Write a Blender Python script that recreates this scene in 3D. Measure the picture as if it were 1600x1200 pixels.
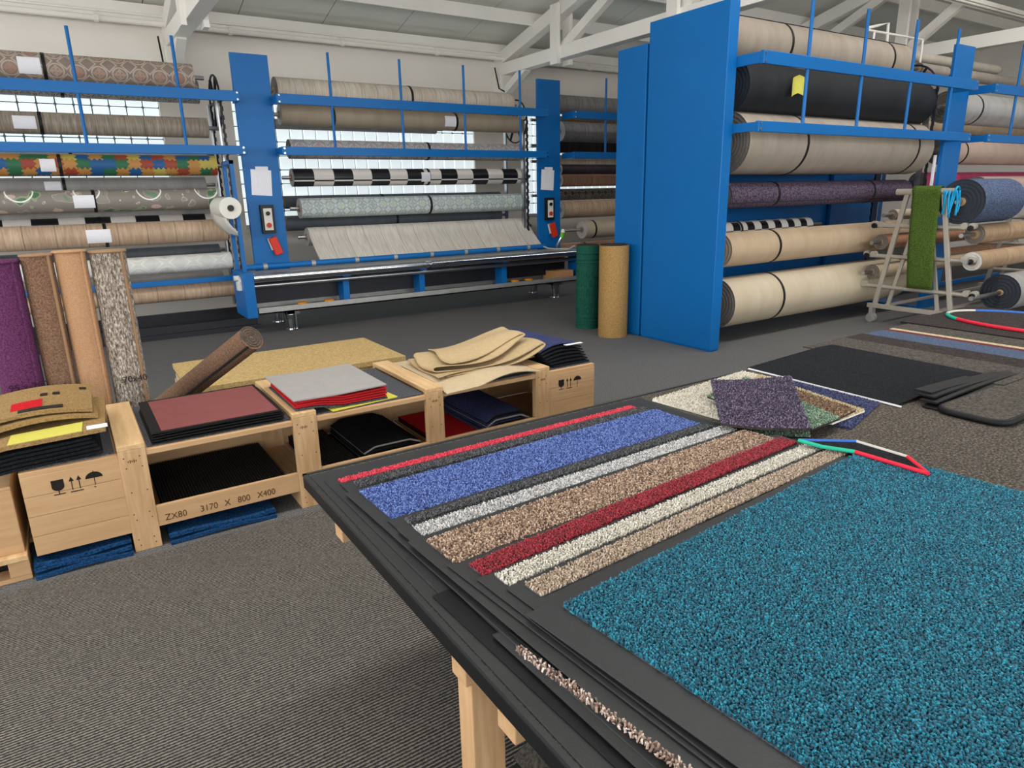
import bpy, math, random
import numpy as np
from mathutils import Matrix, Vector
random.seed(7); rng = np.random.default_rng(7)
for o in list(bpy.data.objects): bpy.data.objects.remove(o)
SC = bpy.context.scene; COL = SC.collection
# ------------------------------------------------------------------ camera
F_PX, YAW, PITCH, ROLL, CAMZ = 1056.28, math.radians(32.86759), math.radians(15.7761), math.radians(-1.21764), 1.6
_f = np.array([math.sin(YAW)*math.cos(PITCH), math.cos(YAW)*math.cos(PITCH), -math.sin(PITCH)])
_r = np.array([math.cos(YAW), -math.sin(YAW), 0.0]); _u = np.cross(_r, _f)
RGT = math.cos(ROLL)*_r + math.sin(ROLL)*_u; UPV = -math.sin(ROLL)*_r + math.cos(ROLL)*_u; FWD = _f
CAM = np.array([0, 0, CAMZ])
cd = bpy.data.cameras.new('camera'); cam = bpy.data.objects.new('camera', cd); COL.objects.link(cam)
cd.sensor_width = 36; cd.lens = F_PX*36/1600; cd.clip_start = .05; cd.clip_end = 200
cam.matrix_world = Matrix(((RGT[0], UPV[0], -FWD[0], 0), (RGT[1], UPV[1], -FWD[1], 0), (RGT[2], UPV[2], -FWD[2], CAMZ), (0, 0, 0, 1)))
SC.camera = cam
def ray(x, y): return RGT*(x-800)/F_PX - UPV*(y-600)/F_PX + FWD
def onz(x, y, z): d = ray(x, y); return CAM + d*(z-CAMZ)/d[2]
def ony(x, y, Y): d = ray(x, y); return CAM + d*Y/d[1]
def onx(x, y, X): d = ray(x, y); return CAM + d*X/d[0]
# ------------------------------------------------------------------ light
w = bpy.data.worlds.new('World'); SC.world = w; w.use_nodes = True
w.node_tree.nodes['Background'].inputs[0].default_value = (.86, .93, 1, 1); w.node_tree.nodes['Background'].inputs[1].default_value = .6
def area(name, loc, target, sx, sy, power, col=(1, 1, 1)):
    l = bpy.data.lights.new(name, 'AREA'); l.shape = 'RECTANGLE'; l.size = sx; l.size_y = sy; l.energy = power; l.color = col
    o = bpy.data.objects.new(name, l); COL.objects.link(o); o.location = loc
    o.rotation_euler = (Vector(target)-Vector(loc)).to_track_quat('-Z', 'Y').to_euler(); return o
# daylight that enters outside the picture: the roof ridge overhead, the window walls behind and left of the camera
area('rooflight_offscreen', (4, 2.5, 6.08), (4, 2.5, 0), 18, 2.0, 1150, (1, .98, .95))
area('window_front_offscreen', (3, -5.8, 2.4), (3, 0, 2.4), 16, 2.2, 460, (.97, .99, 1))
area('window_left_offscreen', (-6.8, 3, 2.4), (0, 3, 2.4), 12, 2.0, 330, (.97, .99, 1))
vs = SC.view_settings; vs.view_transform = 'Standard'; vs.look = 'None'; vs.gamma = 1; vs.use_curve_mapping = False; vs.exposure = 0.2
# ------------------------------------------------------------------ helpers
def S(h):
    h = h.lstrip('#'); c = [int(h[i:i+2], 16)/255 for i in (0, 2, 4)]
    return tuple(((v/12.92) if v <= .04045 else ((v+.055)/1.055)**2.4) for v in c) + (1,)
class MB:
    def __init__(s): s.v = []; s.f = []; s.m = []; s.uv = []
    def add(s, vs, fs, mi=0, uvs=None):
        b = len(s.v); s.v += [tuple(map(float, p)) for p in vs]
        for i, f in enumerate(fs):
            s.f.append(tuple(b+j for j in f)); s.m.append(mi); s.uv.append(uvs[i] if uvs else None)
        return s
    def box(s, x0, x1, y0, y1, z0, z1, mi=0):
        vs = [(x, y, z) for z in (z0, z1) for y in (y0, y1) for x in (x0, x1)]
        return s.add(vs, [(0, 2, 3, 1), (4, 5, 7, 6), (0, 1, 5, 4), (2, 6, 7, 3), (0, 4, 6, 2), (1, 3, 7, 5)], mi)
    def bar(s, p, q, w, h, up=(0, 0, 1), mi=0):
        p, q, up = (np.array(t, float) for t in (p, q, up)); d = q-p; d /= np.linalg.norm(d)
        a = np.cross(d, up); a /= np.linalg.norm(a); b = np.cross(a, d)
        vs = [t + a*sx*w/2 + b*sy*h/2 for t in (p, q) for sy in (-1, 1) for sx in (-1, 1)]
        return s.add(vs, [(0, 2, 3, 1), (4, 5, 7, 6), (0, 1, 5, 4), (2, 6, 7, 3), (0, 4, 6, 2), (1, 3, 7, 5)], mi)
    def cyl(s, p, q, r0, r1=None, n=16, mi=0, caps=True, capmi=None):
        r1 = r0 if r1 is None else r1; p, q = np.array(p, float), np.array(q, float); d = q-p; L = np.linalg.norm(d); d /= L
        t = np.array([0, 0, 1.]) if abs(d[2]) < .9 else np.array([1., 0, 0]); a = np.cross(t, d); a /= np.linalg.norm(a); b = np.cross(d, a)
        vs, fs, uv = [], [], []
        for k, (c, r) in enumerate(((p, r0), (q, r1))):
            for i in range(n):
                g = 2*math.pi*i/n; vs.append(c + r*(math.cos(g)*a + math.sin(g)*b))
        R = max(r0, r1)
        for i in range(n):
            j = (i+1) % n; v0, v1 = 2*math.pi*R*i/n, 2*math.pi*R*(i+1)/n
            fs.append((i, j, n+j, n+i)); uv.append([(0, v0), (0, v1), (L, v1), (L, v0)])
        s.add(vs, fs, mi, uv)
        if caps:
            b0 = len(s.v)-2*n; cm = mi if capmi is None else capmi
            s.f.append(tuple(b0+i for i in reversed(range(n)))); s.f.append(tuple(b0+n+i for i in range(n))); s.m += [cm, cm]; s.uv += [None, None]
        return s
    def tube(s, pts, r, n=8, mi=0, closed=False):
        pts = [np.array(p, float) for p in pts]; m = len(pts); vs, fs = [], []; prev = None
        for i, p in enumerate(pts):
            d = (pts[(i+1) % m]-pts[i-1]) if closed else pts[min(i+1, m-1)]-pts[max(i-1, 0)]; d = d/np.linalg.norm(d)
            if prev is None: t = np.array([0, 0, 1.]) if abs(d[2]) < .9 else np.array([1., 0, 0]); a = np.cross(t, d)
            else: a = prev - d*(prev@d)
            a /= np.linalg.norm(a); prev = a; b = np.cross(d, a)
            for k in range(n): g = 2*math.pi*k/n; vs.append(p + r*(math.cos(g)*a + math.sin(g)*b))
        for i in range(m if closed else m-1):
            for k in range(n):
                j = (i+1) % m; l = (k+1) % n; fs.append((i*n+k, i*n+l, j*n+l, j*n+k))
        s.add(vs, fs, mi)
        if not closed: s.add([vs[k] for k in range(n)], [tuple(reversed(range(n)))], mi); s.add([vs[(m-1)*n+k] for k in range(n)], [tuple(range(n))], mi)
        return s
    def sheet(s, fn, nu, nv, t, mi=0, mi_side=None, us=None):
        """slab: fn(u,v)->xyz of the underside; thickness t along +z"""
        ms = mi if mi_side is None else mi_side
        P = [[np.array(fn(i/nu, j/nv), float) for i in range(nu+1)] for j in range(nv+1)]
        N = (nu+1)*(nv+1); T = []
        for j in range(nv+1):
            for i in range(nu+1):
                du = P[j][min(i+1, nu)]-P[j][max(i-1, 0)]; dv = P[min(j+1, nv)][i]-P[max(j-1, 0)][i]
                n_ = np.cross(du, dv); l = np.linalg.norm(n_); n_ = n_/l if l > 1e-9 else np.array([0, 0, 1.])
                T.append(n_*t)
        low = [p for row in P for p in row]; top = [low[k]+T[k] for k in range(N)]; q = lambda i, j: j*(nu+1)+i
        A, U, B, E = [], [], [], []
        for j in range(nv):
            for i in range(nu):
                A.append((N+q(i, j), N+q(i+1, j), N+q(i+1, j+1), N+q(i, j+1))); B.append((q(i, j), q(i, j+1), q(i+1, j+1), q(i+1, j)))
                U.append([(a/nu, b/nv) for a, b in ((i, j), (i+1, j), (i+1, j+1), (i, j+1))])
        for i in range(nu): E += [(q(i, 0), q(i+1, 0), N+q(i+1, 0), N+q(i, 0)), (q(i+1, nv), q(i, nv), N+q(i, nv), N+q(i+1, nv))]
        for j in range(nv): E += [(q(0, j+1), q(0, j), N+q(0, j), N+q(0, j+1)), (q(nu, j), q(nu, j+1), N+q(nu, j+1), N+q(nu, j))]
        b = len(s.v); s.add(low+top, A, mi, U)
        for fs in (B, E):
            for f in fs: s.f.append(tuple(b+k for k in f)); s.m.append(ms); s.uv.append(None)
        return s
    def prism(s, poly, fn0, fn1, mi=0):
        n = len(poly); s.add([fn0(*p) for p in poly]+[fn1(*p) for p in poly], [tuple(range(n)), tuple(reversed(range(n, 2*n)))] + [(i, n+i, n+(i+1) % n, (i+1) % n) for i in range(n)], mi); return s
    def build(s, name, mats, parent=None, smooth=False, bevel=0, org=None):
        if not isinstance(mats, (list, tuple)): mats = [mats]
        o0 = np.array(ORG.get(parent.name, (0, 0, 0)) if parent else (org if org is not None else (0, 0, 0)), float)
        me = bpy.data.meshes.new(name); me.from_pydata([tuple(np.array(p)-o0) for p in s.v], [], s.f)
        for m in mats: me.materials.append(M[m] if isinstance(m, str) else m)
        me.polygons.foreach_set('material_index', s.m)
        if any(u is not None for u in s.uv):
            ul = me.uv_layers.new(name='UVMap'); flat = []
            for f, u in zip(s.f, s.uv):
                for k in range(len(f)): flat += list(u[k]) if u is not None else [0, 0]
            ul.data.foreach_set('uv', flat)
        if smooth: me.polygons.foreach_set('use_smooth', [True]*len(me.polygons))
        me.update(); o = bpy.data.objects.new(name, me); COL.objects.link(o)
        if smooth == 'auto':
            me.set_sharp_from_angle(angle=math.radians(35))
        if parent: o.parent = parent
        else: o.location = o0
        ORG[o.name] = tuple(o0)
        if bevel:
            b = o.modifiers.new('bevel', 'BEVEL'); b.width = bevel; b.segments = 2; b.limit_method = 'ANGLE'; b.angle_limit = math.radians(50)
        return o
ORG = {}
def thing(name, label, cat, loc=(0, 0, 0), group=None):
    o = bpy.data.objects.new(name, None); COL.objects.link(o); o.location = loc; o.empty_display_size = .1; ORG[o.name] = tuple(map(float, loc)); return tag(o, label, cat, group)
def tag(o, label=None, cat=None, group=None, kind=None):
    if label: o['label'] = label
    if cat: o['category'] = cat
    if group: o['group'] = group
    if kind: o['kind'] = kind
    return o
def struct(o, label=None, cat=None): o['kind'] = 'structure'; return tag(o, label, cat)
def B(name, mat, parent, *boxes, bevel=.003):
    m = MB()
    for b in boxes: m.box(*b)
    return m.build(name, mat, parent, bevel=bevel)
# ------------------------------------------------------------------ materials
M = {}
class NT:
    def __init__(s, name, rough=.6, spec=.3, metal=0):
        s.mat = bpy.data.materials.new(name); s.mat.use_nodes = True; s.t = s.mat.node_tree; s.b = s.t.nodes['Principled BSDF']
        s.b.inputs['Roughness'].default_value = rough; s.b.inputs['Specular IOR Level'].default_value = spec; s.b.inputs['Metallic'].default_value = metal; M[name] = s.mat
    def n(s, typ, ins=None, **kw):
        o = s.t.nodes.new('ShaderNode'+typ)
        for k, v in kw.items(): setattr(o, k, v)
        for k, v in (ins or {}).items(): s.put(o.inputs[k], v)
        return o
    def put(s, sock, v):
        if isinstance(v, bpy.types.NodeSocket): s.t.links.new(v, sock)
        elif isinstance(v, bpy.types.Node): s.t.links.new(v.outputs[0], sock)
        else: sock.default_value = v
    def m(s, op, a, b=0, c=0): return s.n('Math', {0: a, 1: b, 2: c}, operation=op).outputs[0]
    def uv(s): return s.n('TexCoord').outputs['UV']
    def obj(s): return s.n('TexCoord').outputs['Object']
    def map(s, vec, scale=(1, 1, 1), loc=(0, 0, 0), rot=(0, 0, 0)): return s.n('Mapping', {'Vector': vec, 'Scale': scale, 'Location': loc, 'Rotation': rot}).outputs[0]
    def noise(s, vec, scale, detail=3, rough=.55): return s.n('TexNoise', {'Vector': vec, 'Scale': scale, 'Detail': detail, 'Roughness': rough}).outputs[0]
    def ramp(s, fac, stops, interp='LINEAR'):
        r = s.n('ValToRGB', {0: fac}); r.color_ramp.interpolation = interp; e = r.color_ramp.elements
        while len(e) > 1: e.remove(e[-1])
        e[0].position = stops[0][0]; e[0].color = S(stops[0][1])
        for p, c in stops[1:]: k = e.new(p); k.color = S(c)
        return r.outputs[0]
    def mix(s, fac, a, b, blend='MIX'):
        o = s.n('Mix', data_type='RGBA', blend_type=blend); s.put(o.inputs[0], fac)
        s.put(o.inputs[6], S(a) if isinstance(a, str) else a); s.put(o.inputs[7], S(b) if isinstance(b, str) else b); return o.outputs[2]
    def col(s, c): s.put(s.b.inputs['Base Color'], S(c) if isinstance(c, str) else c); return s
    def bump(s, h, strength=.3, dist=.01): s.put(s.b.inputs['Normal'], s.n('Bump', {'Height': h, 'Strength': strength, 'Distance': dist}).outputs[0]); return s
def plain(name, c, rough=.6, var=.06, scale=12, metal=0, bump=0, spec=.3):
    t = NT(name, rough, spec, metal); n_ = t.noise(t.obj(), scale, 4); base = S(c)
    d = tuple(max(0, v*(1-var*2)) for v in base[:3])+(1,); l = tuple(min(1, v*(1+var*2)) for v in base[:3])+(1,)
    t.col(t.mix(n_, d, l))
    if bump: t.bump(t.noise(t.obj(), scale*12, 2), bump, .004)
    return t.mat
def fuzzy(name, a, b, scale=350, rough=.95, bump=.5, c=None, stretch=(1, 1, 1)):
    """short carpet: speckle of two yarn colours, fine relief"""
    t = NT(name, rough, .1); v = t.map(t.obj(), stretch); n1 = t.noise(v, scale, 3, .7); n2 = t.noise(v, scale*.02, 3)
    f = t.ramp(n1, [(.35, a), (.65, b)]) if c is None else t.ramp(n1, [(.32, a), (.5, b), (.68, c)])
    t.col(t.mix(t.m('MULTIPLY', n2, .35), f, a)); t.bump(n1, bump, .004); return t.mat
# paint / metal / plastics
plain('blue_paint', '#0a62a6', .38, .03, 3, spec=.25)
plain('white_paint', '#efeae2', .55, .04, 2)
plain('wall_paint', '#e9e2d9', .8, .03, 1.5)
plain('mortar', '#4d5356', .9, .05, 8)
plain('wall_grey', '#b9bcc0', .8, .03, 1.5)
plain('ceiling_panel', '#e2e1d8', .75, .05, 1.2)
plain('black_rubber', '#131315', .55, .12, 30, bump=.2, spec=.22)
plain('rubber_edge', '#2c2d2e', .5, .08, 18, bump=.12, spec=.3)
plain('strap_black', '#141416', .5, .1, 30)
plain('chrome', '#c9cbcf', .18, .03, 8, metal=1)
plain('steel', '#b2b2b4', .34, .06, 8, metal=1)
plain('galvanised', '#a9a7a4', .5, .1, 14, metal=.6)
plain('dark_steel', '#35353a', .5, .1, 20, metal=.6)
plain('paper', '#e6e4ea', .8, .02, 30)
plain('paper_yellow', '#c4bd55', .8, .04, 20)
plain('cardboard', '#b9875a', .85, .08, 20)
plain('plastic_white', '#dedbd2', .45, .03, 10)
plain('plastic_red', '#c8321e', .4, .05, 20)
plain('plastic_orange', '#d98a1e', .5, .05, 20)
plain('plastic_green', '#62b52c', .4, .04, 20)
plain('plastic_blue', '#149ad0', .5, .12, 20)
plain('black_plastic', '#17171a', .4, .1, 20)
plain('aluminium', '#b9b1a6', .42, .07, 16, metal=.55)
plain('core_card', '#a98a66', .85, .08, 20)
plain('ink_black', '#1c1613', .8, .1, 60)
plain('ink_brown', '#54381f', .8, .25, 60)
plain('marker_ink', '#241420', .8, .1, 60)
plain('red_cord', '#d0213b', .7, .08, 40); plain('green_cord', '#23a486', .7, .08, 40); plain('blue_cord', '#2f5fb0', .7, .08, 40); plain('grey_cord', '#b9b4ac', .7, .08, 40)
t = NT('wood', .65, .25); v = t.map(t.obj(), (1.2, 14, 14)); n1 = t.noise(v, 3, 5, .6); n2 = t.noise(t.map(t.obj(), (.6, 5, 5)), 2.2, 3); t.col(t.mix(n2, t.ramp(n1, [(.25, '#b08a60'), (.55, '#c6a078'), (.8, '#d4b48c')]), '#c09a72')); t.bump(n1, .12, .002)
t = NT('wood_upright', .65, .25); v = t.map(t.obj(), (14, 14, 1.2)); n1 = t.noise(v, 3, 5, .6); t.col(t.ramp(n1, [(.25, '#b08a60'), (.55, '#c6a078'), (.8, '#d4b48c')])); t.bump(n1, .12, .002)
t = NT('wood_depth', .65, .25); v = t.map(t.obj(), (14, 1.2, 14)); n1 = t.noise(v, 3, 5, .6); t.col(t.ramp(n1, [(.25, '#bb966a'), (.55, '#cfac80'), (.8, '#dcc094')])); t.bump(n1, .12, .002)
# floors
t = NT('floor_carpet', .95, .08); v = t.obj(); a = t.noise(v, 110, 3, .75); b = t.noise(v, 1.1, 4); wv = t.n('TexWave', {'Vector': v, 'Scale': 30, 'Distortion': 1.0, 'Detail': 2, 'Detail Scale': 6}, wave_type='BANDS', bands_direction='Y').outputs[1]
t.col(t.mix(t.m('MULTIPLY', b, .5), t.ramp(t.m('ADD', t.m('MULTIPLY', wv, .25), t.m('MULTIPLY', a, .75)), [(.32, '#333335'), (.5, '#5d5d5e'), (.68, '#969390')]), '#5c5b5c')); t.bump(t.m('ADD', a, t.m('MULTIPLY', wv, .5)), .5, .004)
t = NT('runner_carpet', .95, .08); v = t.obj(); a = t.noise(t.map(v, (1, 1.0, 1)), 105, 4, .8); b = t.noise(v, .9, 4); wv = t.n('TexWave', {'Vector': v, 'Scale': 24, 'Distortion': 1.6, 'Detail': 2, 'Detail Scale': 5}, wave_type='BANDS', bands_direction='Y').outputs[1]
t.col(t.mix(t.m('MULTIPLY', b, .45), t.ramp(t.m('ADD', t.m('MULTIPLY', wv, .36), t.m('MULTIPLY', a, .64)), [(.32, '#232223'), (.5, '#514e4b'), (.66, '#968f86')]), '#474544')); t.bump(t.m('ADD', t.m('MULTIPLY', a, .6), wv), .7, .006)
fuzzy('table_carpet', '#2e2a27', '#514b45', 130, c='#8a8177', bump=.8)
# soft goods (yarn speckle)
for nm, a, b in [('mat_black', '#121316', '#2b2d31'), ('mat_grey', '#34322f', '#67615a'), ('mat_purple', '#3a2f46', '#7a6a86'), ('mat_green', '#4f7a5d', '#a9b7a0'), ('mat_brown', '#6a4d38', '#a98a6a'),
                 ('mat_white', '#cfc9bc', '#efe9dc'), ('mat_navy', '#262b4a', '#4f5683'), ('felt_dark', '#33343a', '#6a6c72'), ('mat_charcoal', '#231f1f', '#4d4644'), ('coir', '#7a603c', '#ad8f62'), ('mat_beige', '#a8977a', '#d2c3a2'),
                 ('carpet_brown', '#5b4335', '#937560'), ('carpet_tan', '#a37d5c', '#b99272'), ('carpet_purple', '#44213f', '#74416a'), ('mat_tan_pile', '#b0925e', '#d9bd88'), ('mat_blue_weave', '#081c38', '#285c92'),
                 ('grass', '#26380f', '#667d3a'), ('roll_green', '#123f36', '#2f6a58'), ('carpet_ochre', '#8d6c40', '#b8935f'), ('mat_red', '#a3121b', '#d42a30'), ('mat_steel', '#3b465c', '#5f6c84'), ('mat_maroon', '#4b1f24', '#82413f')]:
    fuzzy(nm, a, b, {'felt_dark': 110, 'mat_tan_pile': 60, 'mat_beige': 60, 'mat_grey': 90, 'mat_charcoal': 90, 'carpet_ochre': 90}.get(nm, 130), bump=.8)
fuzzy('carpet_melange', '#3d332b', '#8d8176', 75, c='#d8d0c4', stretch=(1.5, 1.5, .55)); fuzzy('roll_purple', '#2c2432', '#77687c', 55); fuzzy('denim', '#2e3954', '#6f7c98', 70)
plain('sheet_red', '#7d4442', .6, .08, 10, bump=.1); plain('sheet_grey', '#9a9694', .8, .05, 25, bump=.2); plain('felt_red', '#b81a22', .85, .06, 25); plain('sheet_yellow', '#d9d152', .7, .05, 25)
plain('felt_beige', '#bda98a', .9, .08, 60, bump=.2); plain('felt_mustard', '#b79f79', .9, .09, 50, bump=.25); plain('mat_edge', '#2a2522', .8, .1, 60); plain('rug_binding', '#8f7054', .85, .06, 60)
# roll materials (UV in metres: u along the roll, v around it)
def uvs(t): sp = t.n('SeparateXYZ', {0: t.uv()}); return sp.outputs[0], sp.outputs[1]
def rollplain(name, c, c2=None, rough=.6, streak=(1, .3, 1), sc=6):
    t = NT(name, rough, .3); n_ = t.noise(t.map(t.uv(), streak), sc, 5, .6); t.col(t.ramp(n_, [(.25, c2 or c), (.7, c)])); t.bump(t.noise(t.uv(), 220, 2), .08, .002)
def rollwood(name, cs, plank=.19, rough=.5):
    t = NT(name, rough, .35); u, v = uvs(t); k = t.m('FLOOR', t.m('DIVIDE', u, plank)); w_ = t.n('TexWhiteNoise', {'Vector': t.n('CombineXYZ', {0: k}).outputs[0]}, noise_dimensions='3D').outputs[0]
    n_ = t.noise(t.map(t.uv(), (18, 1.5, 1)), 2.5, 5, .65); c = t.ramp(n_, [(.3, cs[0]), (.5, cs[1]), (.7, cs[2])])
    fr = t.m('FRACT', t.m('DIVIDE', u, plank)); line = t.m('LESS_THAN', fr, .03)
    c = t.mix(t.m('MULTIPLY', w_, .45), c, cs[0]); t.col(t.mix(t.m('MULTIPLY', line, .5), c, '#3a2f28'))
def rolltile(name, bg, fg, acc, cell=.2, rough=.5):
    """ornamental tile: ring, diamond and petals in every cell"""
    t = NT(name, rough, .3); u, v = uvs(t); a = t.m('SUBTRACT', t.m('FRACT', t.m('DIVIDE', u, cell)), .5); b = t.m('SUBTRACT', t.m('FRACT', t.m('DIVIDE', v, cell)), .5)
    d = t.m('SQRT', t.m('ADD', t.m('MULTIPLY', a, a), t.m('MULTIPLY', b, b))); ring = t.m('LESS_THAN', t.m('ABSOLUTE', t.m('SUBTRACT', d, .36)), .035); ring2 = t.m('LESS_THAN', t.m('ABSOLUTE', t.m('SUBTRACT', d, .2)), .03)
    di = t.m('ADD', t.m('ABSOLUTE', a), t.m('ABSOLUTE', b)); dia = t.m('LESS_THAN', t.m('ABSOLUTE', t.m('SUBTRACT', di, .62)), .045)
    ang = t.m('ARCTAN2', b, a); pet = t.m('LESS_THAN', d, t.m('MULTIPLY', t.m('ABSOLUTE', t.m('COSINE', t.m('MULTIPLY', ang, 2))), .3))
    k = t.n('TexWhiteNoise', {'Vector': t.n('CombineXYZ', {0: t.m('FLOOR', t.m('DIVIDE', u, cell)), 1: t.m('FLOOR', t.m('DIVIDE', v, cell))}).outputs[0]}, noise_dimensions='3D').outputs[0]
    base = t.mix(t.m('MULTIPLY', t.noise(t.uv(), 9, 3), .5), bg, fg); c = t.mix(pet, base, t.mix(k, fg, acc)); c = t.mix(t.m('MAXIMUM', t.m('MAXIMUM', ring, ring2), dia), c, fg); t.col(t.mix(t.m('MULTIPLY', ring2, k), c, acc))
def rollcheck(name, cell=.265, voff=0):
    t = NT(name, .35, .4); u, v = uvs(t); fu = t.m('FLOOR', t.m('DIVIDE', u, cell)); vv = t.m('DIVIDE', t.m('ADD', v, voff), cell); par = t.m('MODULO', t.m('ADD', fu, t.m('FLOOR', vv)), 2)
    par = t.m('MODULO', fu, 2); seam = t.m('LESS_THAN', t.m('ABSOLUTE', t.m('SUBTRACT', t.m('FRACT', vv), .5)), .035); c = t.mix(par, '#17171b', '#d9d2ca'); t.col(t.mix(t.m('MULTIPLY', seam, 1), c, t.mix(par, '#e4e2de', '#2b2422')))
rollcheck('roll_checker'); rollcheck('roll_checker_small', .125)
t = NT('roll_puzzle', .5, .3); u, v = uvs(t); cs = .125
kn = t.m('MULTIPLY', t.m('SINE', t.m('MULTIPLY', v, 2*math.pi/.052)), .012); kn2 = t.m('MULTIPLY', t.m('SINE', t.m('MULTIPLY', u, 2*math.pi/.052)), .012)
cu = t.m('FLOOR', t.m('DIVIDE', t.m('ADD', u, kn), cs)); cv = t.m('FLOOR', t.m('DIVIDE', t.m('ADD', v, kn2), cs*.8)); wn = t.n('TexWhiteNoise', {'Vector': t.n('CombineXYZ', {0: cu, 1: cv}).outputs[0]}, noise_dimensions='3D').outputs[0]
t.col(t.ramp(wn, [(0, '#1f5588'), (.2, '#93402f'), (.34, '#2c6444'), (.52, '#b07d42'), (.78, '#b3a24e'), (.9, '#4d7848')], 'CONSTANT'))
t = NT('roll_road', .5, .3); u, v = uvs(t); nz = t.noise(t.uv(), 4.5, 2); g = t.ramp(nz, [(0, '#4f7258'), (.36, '#8a9a74'), (.395, '#c9c4ba'), (.402, '#857d76'), (.60, '#857d76'), (.605, '#c9c4ba'), (.612, '#8f877e'), (.69, '#6b8a70')], 'CONSTANT')
vor = t.n('TexVoronoi', {'Vector': t.map(t.uv(), (3.2, 6, 1)), 'Scale': 1.0}); hs = t.m('LESS_THAN', vor.outputs[0], .2); hc = t.ramp(t.m('FRACT', t.m('MULTIPLY', vor.outputs[0], 37.3)), [(0, '#d8d3c8'), (.3, '#c9553c'), (.55, '#d9c744'), (.75, '#3a78b8')], 'CONSTANT')
a = t.m('SUBTRACT', t.m('FRACT', t.m('DIVIDE', u, .62)), .5); b = t.m('MULTIPLY', t.m('SUBTRACT', t.m('FRACT', t.m('DIVIDE', v, .5)), .5), .8); ring = t.m('LESS_THAN', t.m('ABSOLUTE', t.m('SUBTRACT', t.m('SQRT', t.m('ADD', t.m('MULTIPLY', a, a), t.m('MULTIPLY', b, b))), .2)), .012)
t.col(t.mix(ring, t.mix(hs, g, hc), '#eceae4'))
rolltile('roll_tile_brown', '#6f625a', '#b0a093', '#9c6a58', .2); rolltile('roll_tile_grey', '#55555a', '#b5b0aa', '#8b8f98', .17); rolltile('roll_tile_rose', '#b9b5b0', '#8c8a90', '#b08a90', .24); rolltile('roll_tile_mint', '#cfd6d0', '#8f9ba0', '#b9c2a8', .15); rolltile('roll_tile_black', '#26252a', '#a9a096', '#58545a', .15)
rolltile('roll_tile_white', '#c9cac6', '#dedcd6', '#b9b6b0', .3)
rollwood('roll_wood_taupe', ('#6f6358', '#958879', '#b9ad9f')); rollwood('roll_wood_pale', ('#a89b8c', '#cabdae', '#dfd6ca'), .22); rollwood('roll_wood_beige', ('#9a8068', '#b99d84', '#cbb49c'), .3); rollwood('roll_wood_white', ('#b3aca2', '#cdc6bc', '#e0dad1'), .25)
rollwood('roll_wood_orange', ('#85604c', '#a87f68', '#bd9880'), .3); rollwood('roll_wood_brown', ('#7a5238', '#a8795a', '#c79b7b'), .12); rollwood('roll_wood_grey', ('#6b6868', '#8b8786', '#a7a19c'), .2); rollwood('roll_wood_dark', ('#1f1a1e', '#3a3034', '#544749'), .25); rollwood('roll_wood_oak', ('#866c52', '#a88c6e', '#bfa588'), .3)
rollplain('roll_grey', '#a09c9a', '#85827f'); rollplain('roll_grey_dark', '#63676c', '#4f5358'); rollplain('roll_silver', '#b9b7b5', '#9a9896', .4); rollplain('roll_white', '#d8d2c8', '#c6beb2'); rollplain('roll_cream', '#c2b49e', '#b3a48c'); rollplain('roll_sand', '#c2ab90', '#b39a7d'); rollplain('roll_taupe', '#a2937f', '#8f8070'); rollplain('roll_greige', '#a89c8f', '#94877a')
rollplain('roll_black', '#23262b', '#16181c', .7); rollplain('roll_pink', '#d2557e', '#b83c68'); rollplain('roll_blush', '#c9b0a2', '#b89c90'); rollplain('roll_stone', '#a59a90', '#8b8178'); rollplain('roll_tan', '#c7b49c', '#ad9678'); rollplain('roll_ecru', '#cfc6b8', '#bdb3a4')
t = NT('roll_end', .8, .2); t.col(t.mix(t.noise(t.obj(), 60, 2), '#5d564f', '#8c847b'))
t = NT('roll_end_white', .8, .2); t.col(t.mix(t.noise(t.obj(), 60, 2), '#b5b1ab', '#d5d2cc'))
t = NT('roll_end_dark', .8, .2); t.col(t.mix(t.noise(t.obj(), 60, 2), '#20242b', '#3a4048'))
t = NT('glass_block', .15, .5); t.col('#dfe9ea'); t.b.inputs['Emission Color'].default_value = (.86, .96, 1, 1); t.b.inputs['Emission Strength'].default_value = .62
t = NT('daylight_glass', .2, .5); t.col('#dfe9ea'); t.b.inputs['Emission Color'].default_value = (.92, .97, 1, 1); t.b.inputs['Emission Strength'].default_value = 1.5
# ================================================================== THE HALL
HX0, HX1, HY0, HY1 = -7.0, 19.0, -6.0, 11.0; EAVE, SLOPE = 4.07, .25; RIDGE = 2.5
def cz(y): return EAVE + (HY1-y)*SLOPE if y > RIDGE else EAVE + (HY1-RIDGE)*SLOPE - (RIDGE-y)*SLOPE
struct(MB().box(HX0, HX1, HY0, HY1+.3, -.1, 0).build('floor', 'floor_carpet'))
run = MB().box(-6.9, 8.5, -5.9, 3.31, .0005, .008).build('carpet_runner', 'runner_carpet'); tag(run, 'dark brown-grey ribbed carpet laid on the floor in front of the crate bench', 'carpet', kind='structure')
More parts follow.
